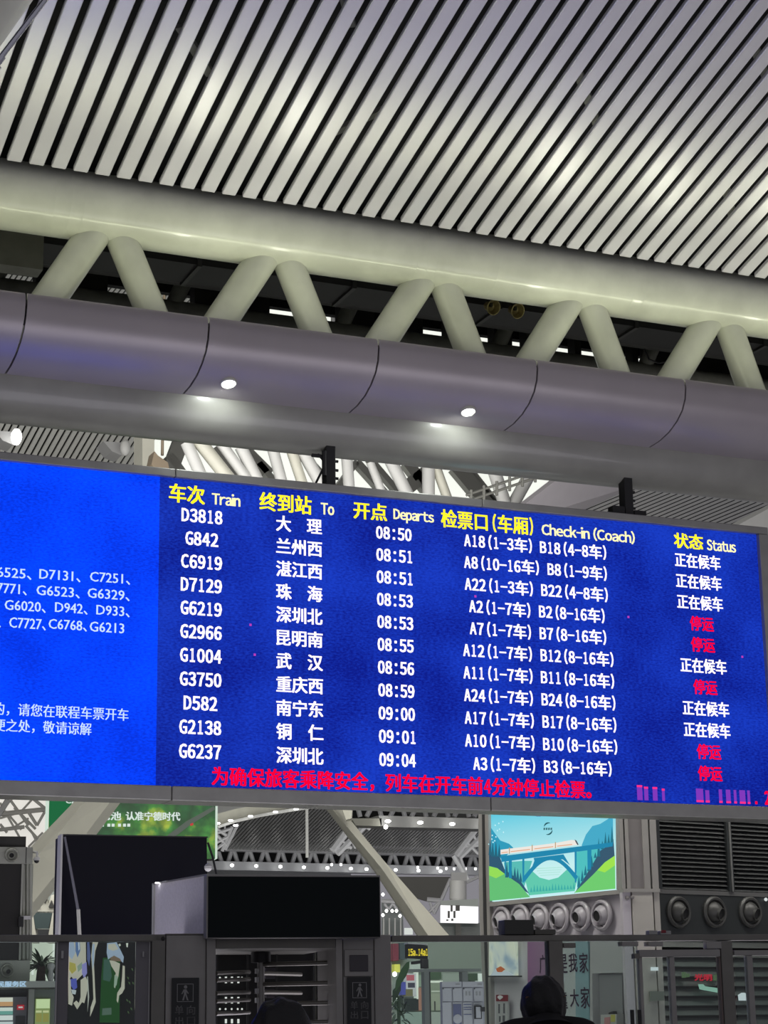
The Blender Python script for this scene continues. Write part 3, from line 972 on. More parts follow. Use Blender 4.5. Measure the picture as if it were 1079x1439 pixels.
# green billboard
BB = Plane(185, 36, 11950)
bb = thing('nature_billboard', BB.at(185, 1205), 'green forest aerial billboard with white lettering behind the leaning column', 'billboard')
a0, a1 = BB.sz(68, 1160)[0], BB.sz(302.5, 1160)[0]
zb, ztp = BB.sz(185, 1206)[1], BB.sz(185, 1090)[1]


def forest():
    m = bpy.data.materials.new('forest_print')
    m.use_nodes = True
    nt = m.node_tree
    b = nt.nodes['Principled BSDF']
    b.inputs['Base Color'].default_value = (0.01, 0.02, 0.01, 1)
    tc = nt.nodes.new('ShaderNodeTexCoord')
    vo = nt.nodes.new('ShaderNodeTexVoronoi')
    vo.inputs['Scale'].default_value = 6
    n = nt.nodes.new('ShaderNodeTexNoise')
    n.inputs['Scale'].default_value = 1.6
    n.inputs['Detail'].default_value = 8
    r = nt.nodes.new('ShaderNodeValToRGB')
    e = r.color_ramp.elements
    e[0].position, e[0].color = 0.42, (0.01, 0.12, 0.03, 1)
    e[1].position, e[1].color = 0.60, (0.62, 0.74, 0.05, 1)
    x = e.new(0.52); x.color = (0.06, 0.33, 0.04, 1)
    mx = nt.nodes.new('ShaderNodeMix')
    mx.data_type = 'RGBA'
    mx.blend_type = 'MULTIPLY'
    mx.inputs[0].default_value = 0.75
    r2 = nt.nodes.new('ShaderNodeValToRGB')
    r2.color_ramp.elements[0].color = (1, 1, 1, 1)
    r2.color_ramp.elements[1].color = (0.15, 0.2, 0.15, 1)
    r2.color_ramp.elements[1].position = 0.75
    nt.links.new(tc.outputs['Object'], vo.inputs['Vector'])
    nt.links.new(tc.outputs['Object'], n.inputs['Vector'])
    nt.links.new(vo.outputs['Distance'], r2.inputs[0])
    nt.links.new(n.outputs['Fac'], r.inputs[0])
    nt.links.new(r.outputs[0], mx.inputs[6])
    nt.links.new(r2.outputs[0], mx.inputs[7])
    nt.links.new(mx.outputs[2], b.inputs['Emission Color'])
    b.inputs['Emission Strength'].default_value = 0.85
    return m


build('printed_face', MB().pbox(BB, a0, a1, zb, ztp, 0, 0.05), forest(), bb)
build('dark_green_face', MB().ppoly(BB, [(69, 1100), (130, 1100), (112, 1128), (69, 1182)], -0.01, 0), glow('dark_forest', (0.01, 0.13, 0.045), 1), bb)  # darker green part of the print
build('edge_trim', MB().pbox(BB, a0 - 0.035, a0, zb, ztp, -0.03, 0.3), glow('lit_edge', (0.75, 0.9, 0.78), 0.8), bb)
build('edge_trim', MB().pbox(BB, a1, a1 + 0.035, zb, ztp, -0.03, 0.3), MATS['lit_edge'], bb)
build('printed_road', MB().ppoly(BB, [(234, 1175), (262, 1154), (300, 1133), (303, 1137), (268, 1159), (244, 1177)], -0.012, -0.002), glow('printed_road_grey', (0.10, 0.12, 0.10), 1), bb)
build('printed_car', MB().ppoly(BB, [(267, 1158), (271, 1156), (272, 1159), (268, 1161)], -0.02, -0.012), glow('printed_red', (0.5, 0.05, 0.05), 1), bb)
build('housing', MB().pbox(BB, a0, a1, zb, ztp, 0.06, 0.5), DUCT, bb)
for a in (90, 280):
    q = BB.at(a, 1200, .3)
    build('support_leg', MB().tube((q.x, q.y, 0), (q.x, q.y, q.z), .12, n=12), DUCT, bb)
PW = glow('billboard_white', (0.75, 0.85, 0.80), 0.9)


def ptext(P, body, x0, x1, y0, y1, material, parent, off=-0.02, bold=0.0, mode='prop', label=None):
    """lettering on a plane inside a pixel rectangle"""
    p0 = P.at(x0, (y0 + y1) / 2, off)
    p1 = P.at(x1, (y0 + y1) / 2, off)
    zt_, zb_ = P.sz((x0 + x1) / 2, y0, off)[1], P.sz((x0 + x1) / 2, y1, off)[1]
    sgn = (p1 - p0).dot(P.d)
    return text('lettering', body, (p0.x, p0.y, zb_), P.d * (1 if sgn > 0 else -1), (0, 0, 1), abs(sgn), zt_ - zb_, material, parent, P.n, bold=bold, mode=mode, label=label)


ptext(BB, 'CATL', 92.5, 124, 1121.5, 1129, PW, bb, bold=0.004)
ptext(BB, '看电池', 124, 170, 1140.5, 1152.5, PW, bb, bold=0.006)
ptext(BB, '认准宁德时代', 177, 253, 1141, 1153, PW, bb, bold=0.006)
mk = MB()
for a in (131, 142, 151, 157, 166, 173, 179): mk.pix(BB, a, 1157.5, a + 4, 1161.5, -0.02, 0)
mk.pix(BB, 127, 1163, 136, 1167, -0.02, 0)
build('small_print', mk, PW, bb)['kind'] = 'stuff'

# white lattice skylight, far left
sl = thing('lattice_skylight', fy(30, 1180, 75), 'white triangulated lattice skylight left of the green billboard', 'skylight')
build('milky_pane', MB().prism([fy(-30, 1112, 76), fy(70, 1112, 76), fy(70, 1200, 76), (fy(-30, 1200, 76))], (0, 0.3, 0)), mat('lattice_bright_pane', (0.5, 0.5, 0.5), 0.6, emit=(0.62, 0.60, 0.55), strength=1.0), sl)
for a, b, c, d_, r in ((0, 1144, 68, 1137, .09), (0, 1166, 34, 1162, .07), (10, 1118, 40, 1160, .05), (40, 1117, 68, 1140, .06), (20, 1135, 50, 1165, .05), (0, 1128, 35, 1190, .04), (38, 1138, 52, 1160, .06), (52, 1160, 66, 1135, .05), (36, 1160, 56, 1182, .05), (56, 1182, 68, 1165, .05), (0, 1150, 20, 1144, .04), (22, 1117, 0, 1140, .05), (50, 1118, 30, 1140, .04), (62, 1120, 70, 1128, .04), (14, 1166, 40, 1150, .04), (0, 1158, 10, 1170, .05), (45, 1170, 60, 1200, .04), (40, 1190, 60, 1170, .04), (8, 1140, 30, 1166, .04)):
    build('lattice_bar', MB().tube(fy(a, b, 75), fy(c, d_, 75), r * 1.05, n=6), mat('lattice_grey', (0.42, 0.41, 0.38), 0.5), sl)
o = build('tilted_tube_light', MB().tube(far(-3, 1146, 30), far(12, 1123, 30), .045, n=8), mat('grey_tube', (0.25, 0.25, 0.25), 0.5))
tag(o, 'short grey tilted tube in front of the lattice skylight, far left', 'tube')
# underside of the hall to the left of the black screen: V shaped braces and dark trapezoid
vb = thing('column_head_brace', far(60, 1312, 45), 'white V shaped column brace with dark glass trapezoid left of the black screen', 'brace')
build('backing_plate', MB().prism([far(40, 1256, 46), far(84, 1215, 46), (far(84, 1283, 46)), far(44, 1283, 46)], FH * 0.2), mat('brace_backing', (0.23, 0.26, 0.24), 0.5), vb)
P_ = lambda *q: [far(a, b, 45) for a, b in q]
build('brace_plate', MB().prism(P_((44, 1283), (47, 1272), (58, 1258), (62, 1258), (68, 1270), (72, 1258), (80, 1256), (84, 1262), (84, 1283)), FH * 0.4), CREAM, vb)
for tri in (((48, 1275), (52, 1265), (56, 1275)), ((59, 1260), (67, 1260), (63, 1270)), ((68, 1275), (72, 1265), (76, 1275))):
    build('opening', MB().prism([far(a, b, 44.9) for a, b in tri], FH * 0.1), DUCT, vb)
build('glass_trapezoid', MB().prism(P_((46, 1281), (74, 1281), (68, 1305), (50, 1305)), FH * 0.3), mat('slate_glass', (0.06, 0.085, 0.085), 0.25), vb)
build('brace_leg', MB().prism(P_((40, 1260), (46, 1281), (52, 1325), (44, 1325)), FH * 0.3), CREAM, vb)
build('brace_leg', MB().prism(P_((74, 1281), (82, 1281), (82, 1325), (66, 1325)), FH * 0.3), CREAM, vb)
for a, b in ((81, 1227), (77, 1250)):
    build('lamp', MB().ball(far(a, b, 44), .03, 8, 1.4, .7), WHITEL, vb)

# distant ground level: column, white lit sign box, low ceiling, shop strip
o = build('low_grey_ceiling', MB().prism([far(558, 1232, 90), far(633, 1232, 90), far(622, 1266, 90), far(598, 1266, 90), far(585, 1262, 90)], FH * 0.3), mat('taupe_ceiling', (0.16, 0.155, 0.14), 0.5))
tag(o, 'dim taupe ceiling field behind the leaning column', 'ceiling panel')
ld = thing('distant_lobby', far(600, 1300, 70), 'distant pale lobby structure behind the leaning column with small round lamps', 'building')
build('left_wall', MB().prism([far(536, 1268, 70), far(566, 1268, 70), far(570, 1500, 70), far(536, 1500, 70)], FH * 0.3), mat('lobby_glass_grey', (0.20, 0.23, 0.23), 0.4), ld)
for k in range(4):
    build('mullion', MB().prism([far(538 + k * 8, 1290, 69.5), far(540 + k * 8, 1290, 69.5), far(540 + k * 8, 1315, 69.5), far(538 + k * 8, 1315, 69.5)], FH * 0.2), FARW, ld)
build('bright_sign', MB().prism([far(568, 1304, 69), far(580, 1304, 69), far(580, 1313, 69), far(568, 1313, 69)], FH * 0.2), glow('soft_white', (0.8, 0.85, 0.8), 0.8), ld)
for a, b in ((538, 1257), (543, 1280), (551, 1280), (557, 1280), (538, 1286), (562, 1287)):
    build('lamp', MB().ball(far(a, b, 68), .055, 8), WHITEL, ld)
for a, b, c, d_, r in ((536, 1266, 566, 1268, .08), (540, 1270, 546, 1278, .05), (546, 1278, 552, 1270, .05), (552, 1270, 558, 1278, .05), (600, 1264, 622, 1266, .08), (604, 1268, 610, 1284, .05), (610, 1284, 618, 1268, .05), (633, 1235, 620, 1265, .06), (655, 1240, 672, 1232, .06), (600, 1285, 622, 1262, .05)):
    build('truss_bar', MB().tube(far(a, b, 69), far(c, d_, 69), r, n=6), TRW, ld)
build('round_column', MB().tube(far(643.5, 1264, 62), far(643.5, 1238, 62), .26, n=20), FARW, ld, smooth=True)
build('column_shaft', MB().tube(far(643.5, 1264, 62), V((far(643.5, 1264, 62).x, far(643.5, 1264, 62).y, 0)), .24, n=16), FARW, ld)
build('column_neck', MB().prism([far(634, 1238, 62.4), far(656, 1238, 62.4), far(656, 1226, 62.4), far(634, 1226, 62.4)], FH * 0.4), FARG, ld)
sg = thing('white_sign_box', far(645, 1296, 60), 'bright white lit sign box under the round column left of the kiosk', 'sign')
build('sign_face', MB().prism([far(619, 1272, 60), far(672, 1274, 60), far(672, 1297, 60), far(619, 1296, 60)], FH * 0.3), glow('sign_white', (1, 1, 1), 1.1), sg)
build('sign_post', MB().prism([far(640, 1297, 60.4), far(648, 1297, 60.4), far(648, 1505, 60.4), far(640, 1505, 60.4)], FH * .2), DUCT, sg)
build('sign_top', MB().prism([far(619, 1266, 60), far(672, 1263, 60), far(672, 1274, 60), far(619, 1272, 60)], FH * 0.4), mat('sign_top_grey', (0.3, 0.33, 0.31), 0.5), sg)
for a, b, c, d_ in ((629, 1280, 632, 1290), (637, 1280, 640, 1290), (633, 1272, 636, 1281), (640, 1272, 646, 1280), (627, 1292, 630, 1294), (634, 1291, 637, 1294)):
    build('sign_mark', MB().prism([far(a, b, 59.9), far(c, b, 59.9), far(c, d_, 59.9), far(a, d_, 59.9)], FH * 0.05), DUCT, sg)
o = build('dark_shop_front', MB().prism([far(616, 1297, 61), far(674, 1297, 61), far(680, 1502, 61), far(616, 1502, 61)], FH * 0.4), mat('shop_dark_glass', (0.035, 0.05, 0.045), 0.3))
tag(o, 'dark shop front directly under the white sign box', 'shop front')

# ================================================================== KIOSK at right (advert face + louvre face)
KL = Plane(925, 24.0, 4674)
KA = Plane(868, 24.0, -1500)
ks = thing('service_kiosk', KA.at(868, hy(868)), 'large technical kiosk behind the gates with round air nozzles, advert face and charcoal louvres', 'kiosk')
ks.location.z = 0
JOI = mat('panel_joint_dark', (0.03, 0.03, 0.03), 0.6)
zK = KL.sz(960, 1085)[1]
# louvre face body
aL0, aL1 = KL.sz(921, 1280)[0], KL.sz(1190, 1280)[0]
build('louvre_body', MB().pbox(KL, aL0, aL1, 0, zK, 0.12, 2.2), DARK, ks)
zlt, zlb = KL.sz(970, 1146)[1], KL.sz(970, 1251)[1]
build('louvre_head', MB().pbox(KL, aL0, aL1, zlt, zK, 0.0, 0.12), LOUV, ks)
build('louvre_sill', MB().pbox(KL, aL0, aL1, zlb - 0.05, zlb, -0.01, 0.12), mat('sill_grey', (0.12, 0.12, 0.115), 0.4, 0.3), ks)
ax = [KL.sz(x, 1200)[0] for x in (921, 926, 1020, 1027, 1118, 1125)]
for a, b in ((ax[0], ax[1]), (ax[2], ax[3]), (ax[4], ax[5])):
    build('louvre_mullion', MB().pbox(KL, a, b, zlb, zlt, -0.03, 0.12), LOUV, ks)
build('mullion_trim', MB().pbox(KL, (ax[2] + ax[3]) / 2 - .006, (ax[2] + ax[3]) / 2 + .012, zlb, zlt, -0.045, -0.03), mat('trim_grey', (0.20, 0.20, 0.19), 0.4, 0.4), ks)
nb = 17
for a, b in ((ax[1], ax[2]), (ax[3], ax[4])):
    for k in range(nb):
        z0 = zlb + (zlt - zlb) * (k + 0.15) / nb
        h = (zlt - zlb) / nb * 0.72
        mb = MB().hexa([KL.pt(a, z0, 0.0), KL.pt(b, z0, 0.0), KL.pt(b, z0 + .01, 0.012), KL.pt(a, z0 + .01, 0.012)],
                       [KL.pt(a, z0 + h, 0.045), KL.pt(b, z0 + h, 0.045), KL.pt(b, z0 + h, 0.06), KL.pt(a, z0 + h, 0.06)])
        build('louvre_blade', mb, mat('louvre_blade_grey', (0.075, 0.078, 0.078), 0.45, 0.3), ks)
zn0 = KL.sz(990, 1316)[1]
build('nozzle_panel', MB().pbox(KL, aL0, aL1, zn0, zlb - 0.05, 0.0, 0.12), LOUV, ks)


def nozzle(P, px, py, R, material, parent, aim, ym=1.0):
    c = P.at(px, py, 0)
    n_ = -P.n
    o = build('air_nozzle', MB().lathe(c, n_, [(R, 0.0), (R, 0.025), (R * .90, 0.045), (R * .78, 0.04), (R * .74, 0.0), (R * .70, -0.02)], 32), material, parent, smooth=True)
    ax_ = (n_ + aim).normalized()
    prof = [(R * .68 * sin(t), R * .68 * cos(t) - 0.02) for t in [pi * .62 - k * (pi * .62 - .62) / 8 for k in range(9)]]
    build('nozzle_ball', MB().lathe(c, ax_, prof + [(R * .40, R * .62), (R * .36, R * .60), (R * .34, R * .2)], 28), material, o, smooth=True)
    build('nozzle_throat', MB().lathe(c, ax_, [(R * .35, R * .50), (0.0, R * .50)], 24), DARK, o)
    return o


NZD = mat('charcoal_nozzle', (0.060, 0.060, 0.056), 0.45, 0.2)
NZL = mat('pale_nozzle', (0.36, 0.34, 0.36), 0.4, coat=0.2)
for px in (952.5, 1003, 1053, 1101):
    nozzle(KL, px, 1282, 0.188, NZD, ks, KL.d * 0.30 + V((0, 0, -0.28)))
o = build('white_sensor', MB().ball(KL.at(1076, 1264, -0.03), .022, 10), glow('sensor_white', (.8, .85, .85), .8), ks)
# lower louvres seen through the gate glass
zq1, zq0 = KL.sz(990, 1318)[1], 0.9
ay = [KL.sz(x, 1380)[0] for x in (929, 1190)]
for k in range(15):
    z0 = zq0 + (zq1 - zq0) * k / 15
    h = (zq1 - zq0) / 15 * 0.74
    build('louvre_blade', MB().hexa([KL.pt(ay[0], z0, 0.0), KL.pt(ay[1], z0, 0.0), KL.pt(ay[1], z0, 0.02), KL.pt(ay[0], z0, 0.02)],
                                   [KL.pt(ay[0], z0 + h, 0.05), KL.pt(ay[1], z0 + h, 0.05), KL.pt(ay[1], z0 + h, 0.07), KL.pt(ay[0], z0 + h, 0.07)]), mat('lower_blade_grey', (0.07, 0.08, 0.075), 0.4, 0.2), ks)
# chamfered corner between the faces
KC = Plane(897, 23.62, 11950)
zc1 = KC.sz(897, 1249)[1]
c0, c1 = KC.sz(874, 1250)[0], KC.sz(926, 1250)[0]
zlow = 0
wd = c1 - c0
GC = mat('corner_warm_grey', (0.20, 0.185, 0.18), 0.45, noise=0.08)
GC2 = mat('corner_pale_grey', (0.30, 0.29, 0.27), 0.45, noise=0.08)
for a, b, dpt, mt in ((0, .10, .0, GC2), (.10, .145, .05, JOI), (.145, .24, .0, GC2), (.24, .62, .02, GC), (.62, .78, .0, GC2), (.78, .83, .05, JOI), (.83, 1.0, .0, GC2)):
    build('corner_panel', MB().pbox(KC, c0 + a * wd, c0 + b * wd, zc1, zK, dpt, 0.09), mt, ks)
build('corner_ledge', MB().pbox(KC, c0, c1, zc1 - 0.04, zc1, -0.03, 0.09), GC2, ks)
CP = mat('corner_cream', (0.42, 0.40, 0.36), 0.45, noise=0.06)
for a, b, dpt, mt in ((0, .22, 0, LILAC), (.22, .25, .05, JOI), (.25, .80, -.02, CP), (.80, .85, .05, JOI), (.85, 1.0, 0, CP)):
    build('corner_panel', MB().pbox(KC, c0 + a * wd, c0 + b * wd, zlow, zc1 - 0.04, dpt, 0.09), mt, ks)
for a, b in ((881, 1262), (888, 1261)):
    build('bolt', MB().lathe(KC.at(a, b, -.02), -KC.n, [(0.022, 0), (0.022, .02), (0, .025)], 12), GC, ks)
# advert face
aA0, aA1 = KA.sz(680, 1280)[0], KA.sz(866, 1280)[0]
build('advert_wall', MB().pbox(KA, min(aA0, aA1), max(aA0, aA1), 0, zK, 0.06, 0.8), LILAC, ks)
build('pilaster', MB().ppoly(KA, [(672, 1140), (686, 1140), (688, 1268), (690, 1440), (680, 1440), (673, 1268)], 0.0, 0.3), GC2, ks)
build('pilaster_groove', MB().ppoly(KA, [(677, 1140), (680, 1140), (683, 1290), (686, 1440), (684, 1440), (679, 1290)], -0.01, 0.0), JOI, ks)
build('advert_frame', MB().ppoly(KA, [(686, 1268), (866, 1250.5), (872, 1253), (872, 1256), (686, 1274)], -0.04, 0.05), GC2, ks)
build('advert_frame', MB().ppoly(KA, [(864.5, 1100), (871, 1100), (873, 1253), (866, 1250)], -0.04, 0.05), GC2, ks)
build('advert_frame', MB().ppoly(KA, [(683, 1100), (685.5, 1100), (688, 1270), (686, 1274)], -0.04, 0.05), GC2, ks)
for (a, b) in ((706, 1294), (732, 1291), (759, 1291), (787, 1290), (817, 1288), (846.5, 1286)):
    nozzle(KA, a, b, 0.180, NZL, ks, -KA.d * 0.25 + V((0, 0, -0.20)) if a < 800 else V((0.1, 0, -0.12)))

# illuminated advert picture (its own light box)
ad = thing('railway_advert', KA.at(775, 1258), 'glowing light box advert of a train on an arched bridge over green hills', 'advert')
def A(q): return [(660 + a / 4.905, 1120 + b / 4.905) for a, b in q]
LAY = [0.0]
def flat(name, q, col, label=None):
    LAY[0] -= 0.0015
    o = build(name, MB().ppoly(KA, A(q), LAY[0], LAY[0] + 0.0012), glow('ad_' + '%03d%03d%03d' % tuple(int(c * 255) for c in col), col, 1.0), ad)
    return o


def adsky():
    m = bpy.data.materials.new('advert_sky')
    m.use_nodes = True
    nt = m.node_tree
    b = nt.nodes['Principled BSDF']
    b.inputs['Base Color'].default_value = (0, 0, 0, 1)
    tc = nt.nodes.new('ShaderNodeTexCoord')
    sx = nt.nodes.new('ShaderNodeSeparateXYZ')
    r = nt.nodes.new('ShaderNodeValToRGB')
    mr = nt.nodes.new('ShaderNodeMapRange')
    mr.inputs['From Min'].default_value = 0.35
    mr.inputs['From Max'].default_value = 1.1
    r.color_ramp.elements[0].color = (0.55, 0.85, 0.85, 1)
    r.color_ramp.elements[1].color = (0.10, 0.58, 0.74, 1)
    nt.links.new(tc.outputs['Object'], sx.inputs[0])
    nt.links.new(sx.outputs['Z'], mr.inputs['Value'])
    nt.links.new(mr.outputs[0], r.inputs[0])
    nt.links.new(r.outputs[0], b.inputs['Emission Color'])
    b.inputs['Emission Strength'].default_value = 1.0
    return m


build('light_box', MB().ppoly(KA, [(684, 1095), (864.5, 1095), (866, 1250), (687, 1267.5)], 0.001, 0.05), adsky(), ad)
WHT_ = (0.80, 0.92, 0.88)
flat('printed_mountain', [(125, 180), (165, 240), (210, 300), (270, 322), (300, 350), (240, 420), (125, 430)], (0.03, 0.33, 0.50))
flat('printed_mountain', [(985, 100), (955, 150), (900, 185), (845, 200), (800, 260), (770, 335), (860, 400), (990, 400)], (0.06, 0.40, 0.58))
flat('printed_mountain', [(370, 440), (430, 440), (350, 700), (250, 560), (235, 450)], (0.10, 0.50, 0.46))
flat('printed_mountain', [(730, 380), (880, 350), (880, 560), (740, 640)], (0.08, 0.52, 0.52))
# valley
flat('printed_valley', [(380, 560), (430, 510), (480, 555), (545, 572), (610, 555), (680, 490), (740, 560), (720, 660), (410, 690)], (0.12, 0.58, 0.42))
for k in range(4):
    y = 490 + k * 16
    flat('printed_mist', [(450 + k * 12, y), (640 - k * 8, y - 8), (640 - k * 8, y - 2), (450 + k * 12, y + 7)], (0.45, 0.80, 0.72))
flat('printed_lake', [(410, 678), (720, 648), (720, 662), (415, 692)], (0.55, 0.85, 0.90))
for k in range(15):
    x = 415 + k * 21
    flat('printed_treeline', [(x, 655 - k * 1.5), (x + 8, 620 - (k * 37 % 20) - k), (x + 17, 655 - k * 1.5)], (0.05, 0.42, 0.38))
flat('printed_hill_shade', [(128, 360), (160, 400), (205, 410), (240, 500), (350, 580), (410, 668), (240, 560), (128, 480)], (0.03, 0.10, 0.17))
flat('printed_hill_shade', [(990, 290), (960, 330), (900, 370), (860, 440), (800, 540), (720, 665), (850, 545), (998, 410)], (0.04, 0.10, 0.16))
flat('printed_hill', [(130, 475), (190, 490), (260, 545), (340, 600), (415, 690), (138, 716)], (0.13, 0.52, 0.18))
flat('printed_hill', [(135, 478), (190, 492), (240, 530), (180, 560), (133, 540)], (0.30, 0.72, 0.10))
flat('printed_hill', [(1000, 403), (930, 450), (850, 535), (720, 660), (1003, 632)], (0.16, 0.60, 0.16))
flat('printed_hill', [(1000, 405), (930, 452), (880, 505), (930, 520), (1001, 470)], (0.35, 0.76, 0.08))
for x, yb, yt in ((140, 400, 290), (158, 410, 310), (180, 412, 300), (203, 412, 325), (255, 555, 440), (285, 560, 470), (310, 560, 480), (330, 575, 490), (350, 585, 520)):
    flat('printed_pine', [(x - 11, yb), (x, yt), (x + 11, yb)], (0.02, 0.13, 0.20))
for x, yb, yt in ((980, 320, 200), (957, 330, 255), (935, 340, 240), (913, 360, 300), (888, 410, 280), (865, 420, 380), (840, 480, 400), (820, 510, 430), (797, 540, 470), (775, 580, 500), (752, 620, 540)):
    flat('printed_pine', [(x - 11, yb), (x, yt), (x + 11, yb)], (0.02, 0.17, 0.24))
BR = (0.015, 0.24, 0.42)
flat('printed_bridge_deck', [(212, 408), (985, 312), (985, 340), (880, 358), (220, 448)], BR)
for x, w_, yb in ((268, 22, 560), (362, 14, 590), (722, 14, 590), (810, 28, 500), (240, 10, 540)):
    flat('printed_bridge_pier', [(x, 440 - x * .1), (x + w_, 438 - x * .1), (x + w_ - 2, yb), (x + 2, yb)], BR)
flat('printed_bridge_spandrel', [(440, 420), (645, 395), (690, 470), (640, 430), (545, 432), (480, 450), (430, 480), (445, 440)], BR)
arc = [(362 + (746 - 362) * t, 570 - 168 * sin(pi * (0.04 + .92 * t)) + 10 * (1 - t)) for t in [i / 16 for i in range(17)]]
arc_in = [(378 + (730 - 378) * t, 596 - 166 * sin(pi * (0.04 + .92 * t)) + 10 * (1 - t)) for t in [i / 16 for i in range(17)]]
for i in range(16):
    flat('printed_arch', [arc[i], arc[i + 1], arc_in[i + 1], arc_in[i]], BR)
TRN = (0.85, 0.80, 0.74)
flat('printed_train', [(212, 364), (270, 356), (425, 338), (585, 318), (700, 296), (735, 300), (752, 330), (585, 350), (425, 372), (212, 396)], TRN)
for x in (270, 427, 587):
    y = 396 - (x - 212) * .12
    flat('printed_coach_joint', [(x, y - 40), (x + 6, y - 41), (x + 6, y + 2), (x, y + 3)], (0.5, 0.35, 0.2))
for x0_, x1_ in ((218, 262), (282, 415), (445, 575), (602, 705)):
    y0_, y1_ = 382 - (x0_ - 212) * .118, 382 - (x1_ - 212) * .118
    flat('printed_coach_windows', [(x0_, y0_), (x1_, y1_), (x1_, y1_ + 6), (x0_, y0_ + 6)], (0.75, 0.38, 0.22))
flat('printed_train_nose', [(722, 293), (735, 300), (750, 328), (742, 331), (730, 312)], (0.08, 0.10, 0.12))
flat('printed_balloon', [(425, 60), (515, 60), (516, 95), (508, 120), (488, 134), (460, 134), (438, 120), (426, 95)], (0.0, 0.10, 0.42))
flat('printed_figure', [(530, 70), (640, 72), (632, 110), (560, 118), (530, 100)], (0.55, 0.66, 0.25))
flat('printed_figure', [(560, 70), (585, 72), (580, 112), (568, 112)], (0.10, 0.28, 0.05))
# round emblem of two strokes
def stroke(cx_, cy_, r, t0, t1, wdt, col):
    n = 12
    o_, i_ = [], []
    for k in range(n + 1):
        t = t0 + (t1 - t0) * k / n
        wk = wdt * sin(pi * k / n) + 1
        o_.append((cx_ + (r + wk) * cos(t), cy_ - (r + wk) * sin(t)))
        i_.append((cx_ + (r - wk) * cos(t), cy_ - (r - wk) * sin(t)))
    for k in range(n):
        flat('emblem_stroke', [o_[k], o_[k + 1], i_[k + 1], i_[k]], col)
stroke(545, 212, 34, 1.3, 2.9, 4, (0.02, 0.10, 0.12))
stroke(534, 225, 34, -1.8, -0.1, 4, (0.02, 0.10, 0.12))
for k in range(4):
    flat('emblem_letter', [(508 + k * 16, 213), (519 + k * 16, 211), (519 + k * 16, 226), (508 + k * 16, 228)], (0.05, 0.16, 0.18))
for a, b in ((175, 195), (200, 182), (228, 170), (205, 222), (190, 232), (232, 243), (155, 265), (180, 275), (152, 290), (172, 302), (160, 312), (130, 325)):
    flat('printed_spark', [(a - 5, b), (a, b - 6), (a + 5, b), (a, b + 6)], (0.6, 0.9, 0.95))

# wall below the nozzles: posters seen through the gate glass
def poster(name, P, q, material, label, cat, d0=-0.03, d1=0.0):
    o = build(name, MB().ppoly(P, q, d0, d1), material)
    return tag(o, label, cat)


def watercolor(name, cols, scale):
    m = bpy.data.materials.new(name)
    m.use_nodes = True
    nt = m.node_tree
    b = nt.nodes['Principled BSDF']
    b.inputs['Base Color'].default_value = (0.2, 0.2, 0.2, 1)
    tc = nt.nodes.new('ShaderNodeTexCoord')
    n = nt.nodes.new('ShaderNodeTexNoise')
    n.inputs['Scale'].default_value = scale
    n.inputs['Distortion'].default_value = 1.5
    r = nt.nodes.new('ShaderNodeValToRGB')
    e = r.color_ramp.elements
    e[0].position = 0.3; e[1].position = 0.7
    e[0].color = (*cols[0], 1); e[1].color = (*cols[-1], 1)
    for i, c in enumerate(cols[1:-1]):
        k = e.new(0.3 + 0.4 * (i + 1) / (len(cols) - 1)); k.color = (*c, 1)
    nt.links.new(tc.outputs['Object'], n.inputs['Vector'])
    nt.links.new(n.outputs['Fac'], r.inputs[0])
    nt.links.new(r.outputs[0], b.inputs['Emission Color'])
    b.inputs['Emission Strength'].default_value = 0.85
    return m


wp = thing('watercolour_light_box', KA.at(706, 1372), 'small light box with pale blue, green and orange watercolour artwork', 'light box')
build('picture', MB().ppoly(KA, [(687, 1322), (724, 1322), (725, 1371), (687, 1371)], -0.04, 0.0), watercolor('watercolour_print', [(0.16, 0.26, 0.36), (0.45, 0.50, 0.48), (0.62, 0.62, 0.48), (0.20, 0.32, 0.25)], 2.6), wp)
build('orange_blot', MB().ppoly(KA, [(697, 1361), (703, 1358), (709, 1362), (704, 1366), (698, 1366)], -0.05, -0.04), glow('blot_orange', (0.55, 0.14, 0.05), .8), wp)
build('white_wave', MB().ppoly(KA, [(689, 1371), (695, 1362), (700, 1367), (712, 1365), (722, 1371)], -0.052, -0.042), glow('blot_white', (0.6, 0.65, 0.72), .8), wp)
build('lower_ledge', MB().ppoly(KA, [(685, 1371), (728, 1371), (728, 1373), (685, 1373)], -0.06, 0.0), JOI, wp)
nt_ = thing('notice_sheet', KA.at(706, 1439), 'white notice sheet with a dark red header left of the purple poster', 'notice')
build('sheet', MB().ppoly(KA, [(697, 1399), (713, 1399), (713, 1445), (697, 1445)], -0.04, -0.01), mat('sheet_grey', (0.38, 0.38, 0.38), 0.6), nt_)
build('header', MB().ppoly(KA, [(697, 1398), (713.5, 1398), (713.5, 1407), (697, 1407)], -0.045, -0.04), mat('dark_red', (0.17, 0.01, 0.02), 0.5), nt_)
build('heart', MB().ppoly(KA, [(699, 1400), (702, 1398.5), (706, 1400), (706, 1402), (702, 1405), (699, 1402)], -0.05, -0.045), mat('sheet_white', (0.7, 0.7, 0.72), 0.6), nt_)
for k, (a, b, c, d_) in enumerate(((700, 1411, 702, 1424), (707, 1410, 709, 1424), (701, 1428, 703, 1436), (706, 1427, 709, 1436))):
    build('figure_mark', MB().ppoly(KA, [(a, b), (c, b), (c, d_), (a, d_)], -0.045, -0.04), mat('ink_grey', (0.08, 0.08, 0.09), 0.6), nt_)


